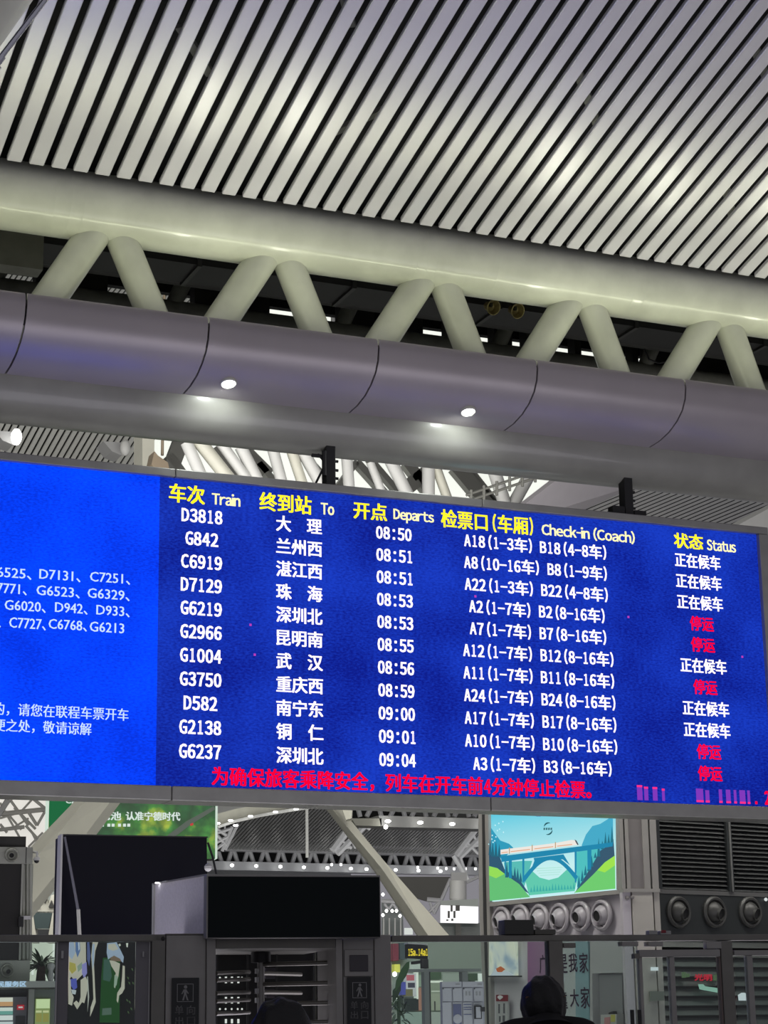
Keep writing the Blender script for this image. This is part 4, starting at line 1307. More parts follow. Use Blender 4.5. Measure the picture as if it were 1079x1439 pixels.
def purplem():
    m = bpy.data.materials.new('purple_poster')
    m.use_nodes = True
    nt = m.node_tree
    b = nt.nodes['Principled BSDF']
    tc = nt.nodes.new('ShaderNodeTexCoord')
    sx = nt.nodes.new('ShaderNodeSeparateXYZ')
    mr = nt.nodes.new('ShaderNodeMapRange')
    mr.inputs['From Min'].default_value = -0.16
    mr.inputs['From Max'].default_value = 0.16
    r = nt.nodes.new('ShaderNodeValToRGB')
    r.color_ramp.elements[0].color = (0.24, 0.055, 0.22, 1)
    r.color_ramp.elements[1].color = (0.34, 0.29, 0.33, 1)
    nt.links.new(tc.outputs['Object'], sx.inputs[0])
    nt.links.new(sx.outputs['X'], mr.inputs['Value'])
    nt.links.new(mr.outputs[0], r.inputs[0])
    nt.links.new(r.outputs[0], b.inputs['Base Color'])
    b.inputs['Roughness'].default_value = 0.5
    return m


pp = thing('purple_poster', KA.at(757, 1430), 'purple and pink poster with one dark calligraphy character beside the gate post', 'poster')
build('print', MB().ppoly(KA, [(741, 1322), (778, 1322), (779, 1450), (742, 1450)], -0.03, 0.0), purplem(), pp)
ptext(KA, '广', 758, 767, 1342, 1368, mat('calligraphy_ink', (0.05, 0.02, 0.06), 0.6), pp, off=-0.035, bold=0.003)
cp = thing('calligraphy_poster', KA.at(808, 1439), 'pale blue-green poster with two rows of dark calligraphy right of the gate post', 'poster')
build('print', MB().ppoly(KA, [(786, 1320), (808, 1320), (809, 1450), (786, 1450)], -0.03, 0.0), mat('pale_poster', (0.40, 0.43, 0.43), 0.5), cp)
build('teal_band', MB().ppoly(KA, [(808, 1320), (826, 1320), (829, 1450), (809, 1450)], -0.03, 0.0), mat('teal_poster', (0.16, 0.30, 0.33), 0.5, noise=0.3, nscale=3, col2=(0.22, 0.33, 0.36)), cp)
INK = MATS['calligraphy_ink']
ptext(KA, '是', 785, 797, 1341, 1368, INK, cp, off=-0.035, bold=0.003)
ptext(KA, '我', 799, 811, 1340, 1366, INK, cp, off=-0.035, bold=0.003)
ptext(KA, '家', 814, 826, 1339, 1367, INK, cp, off=-0.035, bold=0.003)
ptext(KA, '靠', 785, 797, 1393, 1420, INK, cp, off=-0.035, bold=0.003)
ptext(KA, '大', 801, 813, 1390, 1415, INK, cp, off=-0.035, bold=0.003)
ptext(KA, '家', 816, 828, 1387, 1417, INK, cp, off=-0.035, bold=0.003)
cb_ = thing('wall_cabinet', KA.at(852, 1439), 'grey open wall cabinet below a pale panel right of the calligraphy poster', 'cabinet')
build('upper_panel', MB().ppoly(KA, [(829, 1322), (874, 1322), (875, 1367), (829, 1368)], -0.05, 0.0), mat('pale_cabinet', (0.36, 0.36, 0.36), 0.5), cb_)
build('niche_back', MB().ppoly(KA, [(832, 1369), (874, 1368), (875, 1450), (832, 1450)], -0.02, 0.0), mat('niche_grey', (0.20, 0.20, 0.205), 0.5), cb_)
build('niche_side', MB().ppoly(KA, [(829, 1368), (832, 1368), (833, 1450), (829, 1450)], -0.12, 0.0), mat('pale_cabinet', (0.4, 0.4, 0.4)), cb_)
bx = thing('leaflet_box', KA.at(855, 1439, -.1), 'small leaflet box with colourful sheets in the wall cabinet', 'box')
build('box_body', MB().ppoly(KA, [(844, 1426), (866, 1425), (866, 1450), (844, 1450)], -0.14, -0.03), mat('box_white', (0.4, 0.4, 0.38), 0.5), bx)
build('pink_sheet', MB().ppoly(KA, [(849, 1430), (857, 1429), (857, 1445), (849, 1445)], -0.145, -0.14), mat('sheet_pink', (0.45, 0.2, 0.2), 0.5), bx)
build('yellow_sheet', MB().ppoly(KA, [(858, 1426), (864, 1426), (864, 1436), (858, 1436)], -0.145, -0.14), mat('sheet_yellow', (0.45, 0.42, 0.08), 0.5), bx)
build('black_cap', MB().ppoly(KA, [(855, 1423), (861, 1421), (862, 1426), (855, 1427)], -0.10, -0.04), BLACKM, bx)

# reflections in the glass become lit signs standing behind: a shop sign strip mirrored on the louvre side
sgn = thing('reflected_shop_signs', KL.at(990, 1395, -0.1), 'red and green shop lettering reflected in the gate glass, built as glowing shapes', 'sign')
ptext(KL, '光明', 976, 1000, 1369, 1378, glow('reflection_red', (0.7, 0.02, 0.05), .8), sgn, off=-0.06, bold=0.006)
build('reflected_strip', MB().ppoly(KL, [(984, 1383), (988, 1383), (991, 1386), (1012, 1389), (1012, 1395), (990, 1391), (986, 1390)], -0.06, -0.02), glow('reflection_mint', (0.35, 0.60, 0.50), .8), sgn)
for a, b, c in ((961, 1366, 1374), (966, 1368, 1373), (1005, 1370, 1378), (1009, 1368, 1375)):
    build('reflected_glint', MB().ppoly(KL, [(a, b), (a + 3, b), (a + 3, c), (a, c)], -0.06, -0.02), glow('glint_green', (0.10, 0.16, 0.08), .8), sgn)
o = build('small_white_tag', MB().ppoly(KC, [(915, 1359), (925, 1359), (925, 1364), (915, 1364)], -0.05, -0.03), glow('tag_white', (0.75, 0.8, 0.85), .9))
tag(o, 'small glowing white tag on the cream kiosk corner', 'sign')
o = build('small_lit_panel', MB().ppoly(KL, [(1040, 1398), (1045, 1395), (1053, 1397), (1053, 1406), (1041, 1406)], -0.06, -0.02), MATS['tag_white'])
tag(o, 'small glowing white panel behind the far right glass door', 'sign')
o = build('corner_duct', MB().ppoly(KC, [(914, 1393), (933, 1393), (933, 1406), (914, 1407)], -0.08, -0.03), mat('box_green_grey', (0.16, 0.18, 0.15), 0.5))
tag(o, 'grey green box on the kiosk corner below the white tag', 'box')

# ================================================================== LEFT KIOSK
KB = Plane(20, 20, 11950)
lk = thing('left_kiosk', (KB.at(10, 1400).x, KB.at(10, 1400).y, 0), 'pale kiosk at the far left with dark screen panes and round air nozzles', 'kiosk')
PG = mat('pale_green_grey', (0.42, 0.43, 0.37), 0.45, noise=0.06)
build('top_box', MB().pix(KB, -80, 1175, 36.5, 1190, 0.05, 1.2), DUCT, lk)
build('header_strip', MB().pix(KB, -80, 1190, 46, 1213.5, 0.0, 1.2), PG, lk)
build('header_strip_joint', MB().pix(KB, 36.3, 1190, 37.3, 1213, -0.005, 0.1), JOI, lk)
build('screen_pane', MB().pix(KB, -80, 1214, 28, 1349, 0.04, 0.2), mat('off_screen', (0.025, 0.024, 0.022), 0.25), lk)
build('corner_trim', MB().pix(KB, 28.5, 1214, 31, 1349, 0.0, 0.3), PG, lk)
for a, b in ((31, 35), (37, 40.5), (41, 45)):
    build('corner_post', MB().tube(KB.at((a + b) / 2, 1349, .06), KB.at((a + b) / 2, 1214, .06), (b - a) * 0.0036, n=12), PG, lk, smooth=True)
build('corner_backing', MB().pix(KB, 31, 1214, 45, 1350, 0.10, 0.3), PG, lk)
build('post_joint_box', MB().pix(KB, 26, 1288, 33, 1302, -0.06, 0.1), BLACKM, lk)
build('post_band', MB().pix(KB, 30, 1287, 43, 1292, -0.05, 0.1), FARW, lk)
build('lower_strip', MB().pix(KB, -80, 1350, 42, 1379, 0.0, 1.2), PG, lk)
nozzle(KB, 16, 1202, 0.068, PG, lk, V((0, 0, -0.1)))
nozzle(KB, 10, 1364, 0.068, PG, lk, KB.d * .3 + V((0, 0, -0.3)))
dc = thing('dome_camera', KB.at(51, 1212, -.1), 'small white dome security camera on the side of the left kiosk', 'camera')
build('arm', MB().tube(KB.at(46, 1197, .1), KB.at(52, 1198, -.1), .012, n=8).tube(KB.at(52, 1198, -.1), KB.at(52, 1204, -.1), .012, n=8), FARW, dc, smooth=True)
build('dome_housing', MB().ball(KB.at(51.5, 1207, -.1), .035, 16, 1, .7), FARW, dc, smooth=True)
build('dome_lens', MB().ball(KB.at(51.5, 1209.5, -.1), .026, 16), BLACKM, dc, smooth=True)
# shop counter below
sh = thing('convenience_counter', (KB.at(40, 1420, -.3).x, KB.at(40, 1420, -.3).y, 0), 'bright shop counter with glowing blue-white sign and lit shelves at lower left', 'shop counter')
build('canopy', MB().pix(KB, -80, 1379, 79, 1388, -0.35, 0.6), mat('canopy_pale', (0.5, 0.52, 0.46), 0.5), sh)
build('canopy_shadow', MB().pix(KB, -80, 1388, 79, 1390, -0.25, 0.6), DUCT, sh)
GB = glow('sign_blue_white', (0.55, 0.72, 1.0), 1.1)
text('lettering', '便民服务区', KB.at(-14, 1387, -.36), KB.d, (0, 0, 1), .34, .052, GB, sh, KB.n, bold=.002)
build('shelf_back', MB().pix(KB, -80, 1390, 80, 1560, 0.2, 0.6), mat('shop_dark_green', (0.05, 0.06, 0.055), 0.5), sh)
build('counter_post', MB().pix(KB, 38, 1390, 46, 1560, 0.0, 0.2), PG, sh)
build('side_panel', MB().pix(KB, 46, 1390, 80, 1560, 0.1, 0.2), mat('panel_green_grey', (0.17, 0.19, 0.17), 0.5), sh)
vm = thing('vending_screen', KB.at(8, 1439, 0.05), 'lit vending shelves with orange and white packs at the lower left corner', 'vending machine')
build('cabinet', MB().pix(KB, -40, 1401, 36, 1560, 0.05, 0.2), mat('vend_grey', (0.15, 0.15, 0.17), 0.5), vm)
for k, (y0_, y1_, c) in enumerate(((1402, 1408, (.9, .85, .75)), (1408, 1414, (.75, .4, .2)), (1416, 1421, (.85, .9, .85)), (1421, 1426, (.2, .45, .40)), (1427, 1434, (.9, .9, .9)), (1436, 1450, (.75, .78, .8)))):
    build('lit_shelf', MB().pix(KB, -40, y0_, 18, y1_, 0.03, 0.05), glow('shelf_glow%d' % k, c, .9), vm)
build('red_label', MB().pix(KB, 24, 1412, 34, 1419, 0.03, 0.05), glow('label_red', (.6, .04, .06), .8), vm)
build('label_text', MB().pix(KB, 26, 1414.5, 32, 1416.5, 0.02, 0.03), glow('label_white', (.9, .8, .8), .8), vm)
build('lower_window', MB().pix(KB, 22, 1428, 35, 1450, 0.03, 0.05), BLACKM, vm)
yb_ = thing('yellow_display_card', KB.at(60, 1439, 0.05), 'pale yellow lit display card beside the vending shelves', 'display')
build('card', MB().pix(KB, 50, 1403.5, 70, 1450, 0.04, 0.1), glow('card_green', (.35, .42, .16), .8), yb_)
build('card_top', MB().pix(KB, 51, 1404, 70, 1417, 0.03, 0.04), glow('card_yellow', (.70, .80, .45), 1), yb_)
for a in (50.5, 60.5):
    build('card_block', MB().pix(KB, a, 1420, a + 8, 1423, 0.03, 0.04), glow('card_cream', (.75, .75, .4), .9), yb_)
    build('card_block', MB().pix(KB, a, 1424, a + 8, 1436, 0.03, 0.04), glow('card_olive', (.42, .38, .10), .8), yb_)

dk = thing('bright_hall_backdrop', (far(62, 1400, 60).x, far(62, 1400, 60).y, 0), 'added glowing pale backdrop for the bright hall behind the potted palm', 'kiosk')  # glowing backdrop added for the bright hall view behind the glass
build('pale_backdrop', MB().prism([far(30, 1316, 60), far(90, 1316, 60), far(90, 1500, 60), far(30, 1500, 60)], FH * .4), mat('backdrop_pale', (.55, .58, .5), .5, emit=(.42, .45, .38), strength=.6), dk)
for a, b, c, d_ in ((66, 1360, 76, 1379), (60, 1362, 64, 1374), (44, 1352, 47, 1370), (74, 1326, 80, 1346)):
    build('lit_panel', MB().prism([far(a, b, 59.9), far(c, b, 59.9), far(c, d_, 59.9), far(a, d_, 59.9)], FH * .05), glow('backdrop_glow', (.9, .92, .85), 1), dk)
# palm plant above the counter
def leafmesh(mb, p, d, L, wd, droop, n=5):
    p = V(p); d = V(d).normalized()
    side = d.cross(V((0, 0, 1)))
    if side.length < 1e-3: side = V((1, 0, 0))
    side.normalize()
    a = []
    for i in range(n + 1):
        t = i / n
        q = p + d * (L * t) + V((0, 0, -droop * t * t * L))
        ww = wd * sin(pi * min(1, t * .9 + .1)) * .5 + 0.001
        a.append((q - side * ww, q + V((0, 0, ww * .3)), q + side * ww))
    vs, fs = [], []
    for l, c, r in a: vs += [l, c, r]
    for i in range(n):
        k = i * 3
        fs += [(k, k + 1, k + 4, k + 3), (k + 1, k + 2, k + 5, k + 4)]
    mb.add(vs, fs)


LEAFD = mat('dark_leaf', (0.02, 0.055, 0.02), 0.45, noise=0.3)
LEAFM = mat('mid_leaf', (0.035, 0.10, 0.03), 0.4, noise=0.3)
pl = thing('potted_palm', KB.at(58, 1379, .2), 'dark potted palm with spiky leaves standing on the shop canopy', 'plant')
pc = KB.at(58, 1358, .2)
build('trunk', MB().tube(KB.at(57, 1380, .2), pc, .05, .04, 10), mat('palm_trunk', (0.07, 0.035, 0.025), 0.8, noise=.4, nscale=30), pl)
for k in range(60):
    t = random.random() * 2 * pi
    e = random.uniform(-0.1, 1.1)
    lm = MB()
    leafmesh(lm, pc, (cos(t) * cos(e), sin(t) * cos(e) * .6, sin(e)), random.uniform(.20, .34), .036, random.uniform(.2, .8))
    build('palm_leaf', lm, LEAFM if k % 4 == 0 else LEAFD, pl)
o = build('white_vase', MB().lathe(KB.at(71, 1379, .1), (0, 0, 1), [(0.015, 0), (0.028, .01), (0.03, .06), (0.022, .1), (0.04, .14), (0.035, .17), (0, .175)], 16), FARW, smooth=True)
tag(o, 'small white vase beside the palm on the canopy', 'vase')

# ================================================================== BLACK LED SCREEN behind the left gates
KS = Plane(190, 15.0, 9000)
bs = thing('black_screen', KS.at(190, 1439), 'large switched-off black screen behind the left gates, faint red glow at its top right', 'display board')
bs.location.z = 0
build('screen_face', MB().ppoly(KS, [(88, 1173.5), (290.5, 1176.5), (292, 1320), (84, 1320)], 0, 0.05), mat('black_screen_glass', (0.003, 0.003, 0.008), 0.25, spec=0.3), bs)
build('edge_frame', MB().ppoly(KS, [(86, 1172), (88.5, 1172), (85, 1322), (82, 1322)], -0.03, 0.12), FARW, bs)
build('edge_frame', MB().ppoly(KS, [(86, 1172), (292, 1175.5), (292, 1177), (86, 1173.6)], -0.01, 0.12), JOI, bs)
build('cabinet', MB().ppoly(KS, [(88, 1174), (290.5, 1177), (292, 1320), (84, 1320)], 0.05, 0.35), BLACKM, bs)
for a in (110, 270):
    build('support_leg', MB().tube(KS.at(a, 1318, .2), V((KS.at(a, 1318, .2).x, KS.at(a, 1318, .2).y, 0)), .05, n=12), GATE, bs)
po = thing('selfie_rod', KS.at(117, 1312, -.25), 'thin grey telescopic rod leaning across the black screen', 'rod')
build('upper_tube', MB().tube(KS.at(91, 1176, -.2), KS.at(110, 1280, -.2), .008, .011, 8), mat('rod_grey', (0.22, 0.22, 0.26), 0.4, .4), po, smooth=True)
build('lower_tube', MB().tube(KS.at(110, 1278, -.2), V((KS.at(141, 1450, -.2).x, KS.at(141, 1450, -.2).y, 0.0)), .014, n=8), mat('rod_pale', (0.55, 0.55, 0.5), 0.4), po, smooth=True)
o = build('slack_cable', MB().tube(far(292, 1184, 14.6), far(299, 1205, 14.6), .008, n=6).tube(far(299, 1205, 14.6), far(304, 1229, 14.6), .008, n=6), BLACKM)
tag(o, 'short black cable hanging from the black screen corner to the gate display', 'cable')
o = build('cable_clamp', MB().ball(far(292.5, 1219, 14.6), .03, 10), FARW)
tag(o, 'tiny white clamp at the lower right edge of the black screen', 'clamp')

# ================================================================== GATE LINE
G = Plane(400, 12.0, 11950)
def gz(y, x=400): return G.sz(x, y)[1]
def leg(mb, x0, x1, y0, d0, d1):
    """an upright from pixel row y0 to the floor"""
    a0, a1 = G.sz(x0, 1370, d0)[0], G.sz(x1, 1370, d0)[0]
    return mb.pbox(G, a0, a1, 0, G.sz((x0 + x1) / 2, y0, d0)[1], d0, d1)


gl = thing('left_glass_partition', G.at(110, hy(110)), 'grey framed glass partition at the left with a panel of painted reflections behind it', 'partition')
gl.location.z = 0
build('top_rail', MB().pix(G, -120, 1313.5, 232, 1323.5, 0, 0.08), GATE, gl, bevel=.004)
build('end_post', leg(MB(), 213, 232, 1313.6, 0.0, 0.09), GATE, gl, bevel=.004)
build('end_post_groove', leg(MB(), 211, 213.5, 1323.6, 0.01, 0.08), JOI, gl)
build('bolt', MB().lathe(G.at(229, 1319, 0), -G.n, [(.012, 0), (.012, .006), (0, .008)], 12), BLACKM, gl)
build('glass_pane', leg(MB(), -120, 80, 1323.6, .035, .045), GLASS, gl)
build('glass_pane', leg(MB(), 97, 190, 1323.6, .035, .045), GLASS, gl)
FR = mat('frosted_edge_strip', (0.17, 0.165, 0.18), 0.35)
build('frosted_strip', leg(MB(), 81, 96, 1323.6, .03, .05), FR, gl)
build('frosted_strip', leg(MB(), 190.5, 209, 1323.6, .03, .05), FR, gl)
build('pale_edge', leg(MB(), 209, 211, 1323.6, .02, .05), mat('pale_edge', (.45, .45, .45), .4), gl)
build('pale_edge', leg(MB(), 78.5, 80.5, 1323.6, .02, .05), MATS['pale_edge'], gl)
build('handle', MB().pix(G, 86, 1336, 89.5, 1347, .01, .03), MATS['pale_edge'], gl, bevel=.003)
build('handle', MB().pix(G, 200.5, 1337, 202.5, 1345, .01, .03), MATS['pale_edge'], gl, bevel=.003)

# reflections in the glass, painted as glowing ripples on a panel behind it
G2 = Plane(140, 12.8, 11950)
wpz = thing('glass_reflection_panel', (G2.at(143, 1400).x, G2.at(143, 1400).y, 0), 'dark panel with glass reflections painted on as rippled cream, blue, yellow and green shapes', 'poster')
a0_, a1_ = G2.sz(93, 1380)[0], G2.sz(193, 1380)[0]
build('backing', MB().pbox(G2, a0_, a1_, 0, G2.sz(140, 1318)[1], 0.0, 0.03), mat('reflection_black', (0.012, 0.014, 0.014), 0.25), wpz)
def W(q): return [(a / 4.15, 1300 + b / 4.15) for a, b in q]
lw = [0.0]
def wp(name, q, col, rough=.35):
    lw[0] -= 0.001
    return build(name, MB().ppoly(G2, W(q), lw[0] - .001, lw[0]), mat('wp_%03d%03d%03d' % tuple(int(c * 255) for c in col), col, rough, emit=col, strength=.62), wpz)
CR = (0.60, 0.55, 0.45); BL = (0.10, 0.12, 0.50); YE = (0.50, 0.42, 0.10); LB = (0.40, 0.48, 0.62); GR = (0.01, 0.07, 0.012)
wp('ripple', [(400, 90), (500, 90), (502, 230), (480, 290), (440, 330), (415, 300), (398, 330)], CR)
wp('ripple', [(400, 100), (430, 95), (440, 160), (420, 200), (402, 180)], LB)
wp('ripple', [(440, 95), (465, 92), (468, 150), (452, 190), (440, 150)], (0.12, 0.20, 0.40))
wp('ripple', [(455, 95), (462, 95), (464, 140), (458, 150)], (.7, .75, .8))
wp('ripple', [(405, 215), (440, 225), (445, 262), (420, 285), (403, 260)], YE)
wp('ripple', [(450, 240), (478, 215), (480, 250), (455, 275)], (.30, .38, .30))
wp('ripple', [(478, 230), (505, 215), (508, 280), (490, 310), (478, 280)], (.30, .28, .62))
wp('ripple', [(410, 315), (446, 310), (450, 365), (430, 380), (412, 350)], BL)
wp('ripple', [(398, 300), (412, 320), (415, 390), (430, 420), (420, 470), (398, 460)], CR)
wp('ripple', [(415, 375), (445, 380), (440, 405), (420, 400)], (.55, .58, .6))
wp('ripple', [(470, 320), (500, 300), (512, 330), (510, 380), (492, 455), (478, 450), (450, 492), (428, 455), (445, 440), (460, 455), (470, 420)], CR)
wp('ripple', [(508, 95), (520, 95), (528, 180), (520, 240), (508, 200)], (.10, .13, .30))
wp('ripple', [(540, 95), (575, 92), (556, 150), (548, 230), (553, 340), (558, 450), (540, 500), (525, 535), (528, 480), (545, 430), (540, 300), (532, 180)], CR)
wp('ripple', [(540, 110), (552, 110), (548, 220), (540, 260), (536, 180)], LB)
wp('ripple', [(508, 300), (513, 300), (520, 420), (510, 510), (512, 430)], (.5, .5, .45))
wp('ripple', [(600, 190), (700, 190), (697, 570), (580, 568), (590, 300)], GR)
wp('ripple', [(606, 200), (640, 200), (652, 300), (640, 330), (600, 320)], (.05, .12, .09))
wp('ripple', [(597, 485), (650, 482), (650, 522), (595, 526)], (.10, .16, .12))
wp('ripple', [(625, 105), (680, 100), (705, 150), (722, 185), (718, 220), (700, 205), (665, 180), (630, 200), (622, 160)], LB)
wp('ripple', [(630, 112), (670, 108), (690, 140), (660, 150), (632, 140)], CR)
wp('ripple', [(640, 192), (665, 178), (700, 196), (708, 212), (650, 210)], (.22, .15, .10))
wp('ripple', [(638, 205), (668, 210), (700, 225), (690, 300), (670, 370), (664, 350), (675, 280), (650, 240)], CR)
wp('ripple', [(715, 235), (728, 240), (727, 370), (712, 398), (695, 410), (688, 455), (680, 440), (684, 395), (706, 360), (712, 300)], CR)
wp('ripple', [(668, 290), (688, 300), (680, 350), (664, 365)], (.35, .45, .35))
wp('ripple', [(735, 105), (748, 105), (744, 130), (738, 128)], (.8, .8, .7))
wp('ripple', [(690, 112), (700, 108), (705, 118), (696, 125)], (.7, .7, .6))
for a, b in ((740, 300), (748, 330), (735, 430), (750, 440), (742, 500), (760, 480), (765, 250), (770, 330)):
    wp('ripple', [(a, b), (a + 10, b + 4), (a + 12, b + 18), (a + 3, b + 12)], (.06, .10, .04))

# ---------------- turnstile
ts = thing('full_height_turnstile', G.at(390, hy(390), .3), 'full-height dark steel turnstile with horizontal rotor bars below the black display', 'turnstile')
ts.location.z = 0
build('left_column', leg(MB(), 233, 289.5, 1313.5, 0.0, .5), GATEL, ts, bevel=.005)
build('column_top', MB().pix(G, 233, 1312, 289, 1313.4, -.005, .5), GATE, ts)
build('left_jamb', leg(MB(), 290.5, 303, 1318.5, -.02, .5), GATEL, ts, bevel=.004)
build('header_beam', MB().pix(G, 303.2, 1319, 472, 1333, -.01, .9), GATE, ts, bevel=.004)
build('right_jamb', leg(MB(), 472.2, 481.5, 1319, -.02, .5), GATEL, ts, bevel=.004)
build('right_column', leg(MB(), 482, 526, 1319, 0.0, .5), GATEL, ts, bevel=.005)
build('right_column_plate', MB().pix(G, 484, 1334, 524, 1372.4, -.012, -.001), GATEL, ts, bevel=.004)
build('outer_post', leg(MB(), 526.5, 550, 1313.5, -.01, .45), GATEL, ts, bevel=.005)
build('reader_window', MB().pix(G, 491.5, 1342, 517.5, 1365, -.02, -.012), mat('reader_dark', (0.055, 0.05, 0.06), 0.3), ts, bevel=.003)
SB = mat('sign_black', (0.008, 0.010, 0.012), 0.35)
SW = mat('sign_grey_print', (0.27, 0.27, 0.27), 0.6)


def pictosign(x0, x1, y0, dim=1.0):
    sgn_ = build('sign_plate', MB().pix(G, x0, y0, x1, 1476, -.02, -.013), SB, ts, bevel=.002)
    wdt = x1 - x0
    cx_ = (x0 + x1) / 2
    fr = MB()
    xa, xb, ya, yb2 = x0 + wdt * .2, x1 - wdt * .2, y0 + wdt * .22, y0 + wdt * .88
    for r in ((xa, ya, xb, ya + .8), (xa, yb2 - .8, xb, yb2), (xa, ya, xa + .8, yb2), (xb - .8, ya, xb, yb2)):
        fr.pix(G, r[0], r[1], r[2], r[3], -.022, -.02)
    build('pictogram_frame', fr, SW, sgn_)
    k = (yb2 - ya) / 24.0
    yy = ya + 2 * k
    fg = MB()
    fg.lathe(G.at(cx_ + .5, yy + 2.2 * k, -.021), -G.n, [(0.0095 * k / 1, 0), (0, .001)], 12)
    body = [((cx_ - 2.2 * k, yy + 5.5 * k), (cx_ + 1.8 * k, yy + 5.2 * k), (cx_ + 1.6 * k, yy + 12 * k), (cx_ - 1.6 * k, yy + 12 * k)),
            ((cx_ - 1.6 * k, yy + 12 * k), (cx_ + .2 * k, yy + 12 * k), (cx_ - 1.8 * k, yy + 20 * k), (cx_ - 4 * k, yy + 20 * k)),
            ((cx_ - .2 * k, yy + 12 * k), (cx_ + 1.6 * k, yy + 12 * k), (cx_ + 4.4 * k, yy + 20 * k), (cx_ + 2.4 * k, yy + 20 * k)),
            ((cx_ - 2.2 * k, yy + 5.5 * k), (cx_ - 1.2 * k, yy + 7 * k), (cx_ - 4 * k, yy + 12 * k), (cx_ - 5 * k, yy + 11.5 * k)),
            ((cx_ + 1.4 * k, yy + 5.5 * k), (cx_ + 4.6 * k, yy + 10.5 * k), (cx_ + 3.8 * k, yy + 11.5 * k), (cx_ + 1.2 * k, yy + 8 * k))]
    for q in body:
        fg.ppoly(G, list(q), -.022, -.02)
    build('walking_figure', fg, SW, sgn_)
    yl = y0 + wdt * 1.02
    s1 = wdt * .32
    for j, ch in enumerate('单向出口'):
        xx = cx_ - s1 * 1.15 + (j % 2) * s1 * 1.35
        yy2 = yl + (j // 2) * s1 * 1.28
        ptext(G, ch, xx, xx + s1 * .92, yy2, yy2 + s1, SW, sgn_, off=-.021, bold=.001)
    return sgn_


pictosign(241, 279.5, 1374)
pictosign(488.5, 522, 1373)
# rotor
rc = G.sz(366.5, 1345, .45)[0]
ztop, zr0 = G.sz(366, 1334)[1], .15
P0 = G.pt(rc, zr0, .45)
build('rotor_shaft', MB().tube(P0, G.pt(rc, ztop, .45), .022, n=16), GATEL, ts, smooth=True)
build('rotor_hub', MB().tube(G.pt(rc, G.sz(366, 1349)[1], .45), G.pt(rc, ztop, .45), .06, n=16), BLACKM, ts, smooth=True)
bars_r = [1355, 1367.5, 1383, 1394, 1410.5, 1421, 1437]
STEEL = mat('rotor_bar_steel', (0.20, 0.19, 0.17), 0.28, 0.7)
for k, y in enumerate(bars_r):
    zb_ = G.sz(420, y, .45)[1]
    x1 = 471 if k % 2 == 0 else 449
    build('rotor_bar', MB().tube(G.pt(rc, zb_, .45), G.pt(G.sz(x1, y, .2)[0], zb_, .2 if k % 2 == 0 else .75), .014, n=10), STEEL, ts, smooth=True)
for k, (ya, yb2) in enumerate(((1368, 1366), (1396, 1394.5), (1424.5, 1422.5), (1378, 1376), (1407, 1405))):
    build('rotor_bar', MB().tube(G.at(350, yb2, .5), G.at(303, ya, .1), .013, n=10), STEEL, ts, smooth=True)
for k in range(9):
    zb_ = .3 + k * .13
    build('rotor_bar', MB().tube(G.pt(rc, zb_, .45), G.pt(rc + (.42 if k % 2 else -.3), zb_, .2), .014, n=10), STEEL, ts, smooth=True)
cage = MB()
for a in (303.5, 347, 388, 440, 446):
    cage.pix(G, a, 1334, a + 2.5, 1475, .85, .88)
build('cage_upright', cage, mat('cage_dark', (0.03, 0.03, 0.03), .5), ts)['kind'] = 'stuff'
build('back_panel', MB().pix(G, 304, 1334, 352, 1475, .92, .95).pix(G, 352, 1334, 440, 1475, .92, .95), mat('cage_panel', (0.012, 0.012, 0.012), .5), ts)
for y in (1375.5, 1404, 1432):
    for a in (316.5, 325, 334):
        build('slot_light', MB().pix(G, a, y - (3 if y < 1430 else 0), a + 2.4, y + 6, .90, .915), glow('slot_white', (.75, .8, .75), .9), ts)
for a, b in ((309, 1374), (340, 1374), (308.5, 1407), (309, 1418), (317, 1418), (325.5, 1418), (334, 1418), (340, 1418)):
    build('slot_light', MB().lathe(G.at(a, b, .91), -G.n, [(.006, 0), (0, .004)], 10), MATS['slot_white'], ts)
for y in (1361, 1373, 1389, 1402):
    build('hub_bracket', MB().pix(G, 360, y, 364, y + 7, .42, .47), MATS['pale_edge'], ts)
build('hub_plate', MB().pix(G, 373, 1360, 387, 1375, .60, .63).pix(G, 374, 1390, 386, 1402, .60, .63), mat('plate_grey', (.10, .09, .11), .4), ts)

# lit view squares to the right of the rotor: distant lights
dl = thing('distant_shop_lights', far(458, 1400, 30), 'distant bright shop windows glimpsed between the rotor bars', 'shop window')
for (x0_, y0_, x1_, y1_, c) in ((448, 1340, 472, 1352, (.55, .48, .30)), (449, 1358, 472, 1365, (.80, .78, .66)), (448, 1370, 456, 1380, (.5, .6, .7)), (459, 1370, 470, 1380, (.45, .52, .5)), (449, 1386, 471, 1393, (.06, .10, .03)), (449, 1412, 471, 1436, (.03, .06, .05))):
    build('lit_window', MB().prism([far(x0_, y0_, 30), far(x1_, y0_, 30), far(x1_, y1_, 30), far(x0_, y1_, 30)], FH * .1), glow('win_%02d%02d%02d' % tuple(int(q * 99) for q in c), c, .8), dl)
build('dark_surround', MB().prism([far(440, 1325, 30.3), far(480, 1325, 30.3), far(480, 1500, 30.3), far(440, 1500, 30.3)], FH * .1), DARK, dl)

# display box above the turnstile
gd = thing('gate_display', G.at(412, 1319, -.07), 'blank black display box mounted on top of the turnstile', 'display')
build('display_case', MB().pix(G, 290, 1229.5, 535, 1318.3, -.12, -.015), GATEL, gd, bevel=.004)
build('display_face', MB().pix(G, 292.5, 1232, 533.5, 1317, -.126, -.1205), mat('matt_black_led', (0.006, 0.010, 0.011), .7, spec=0.2), gd)
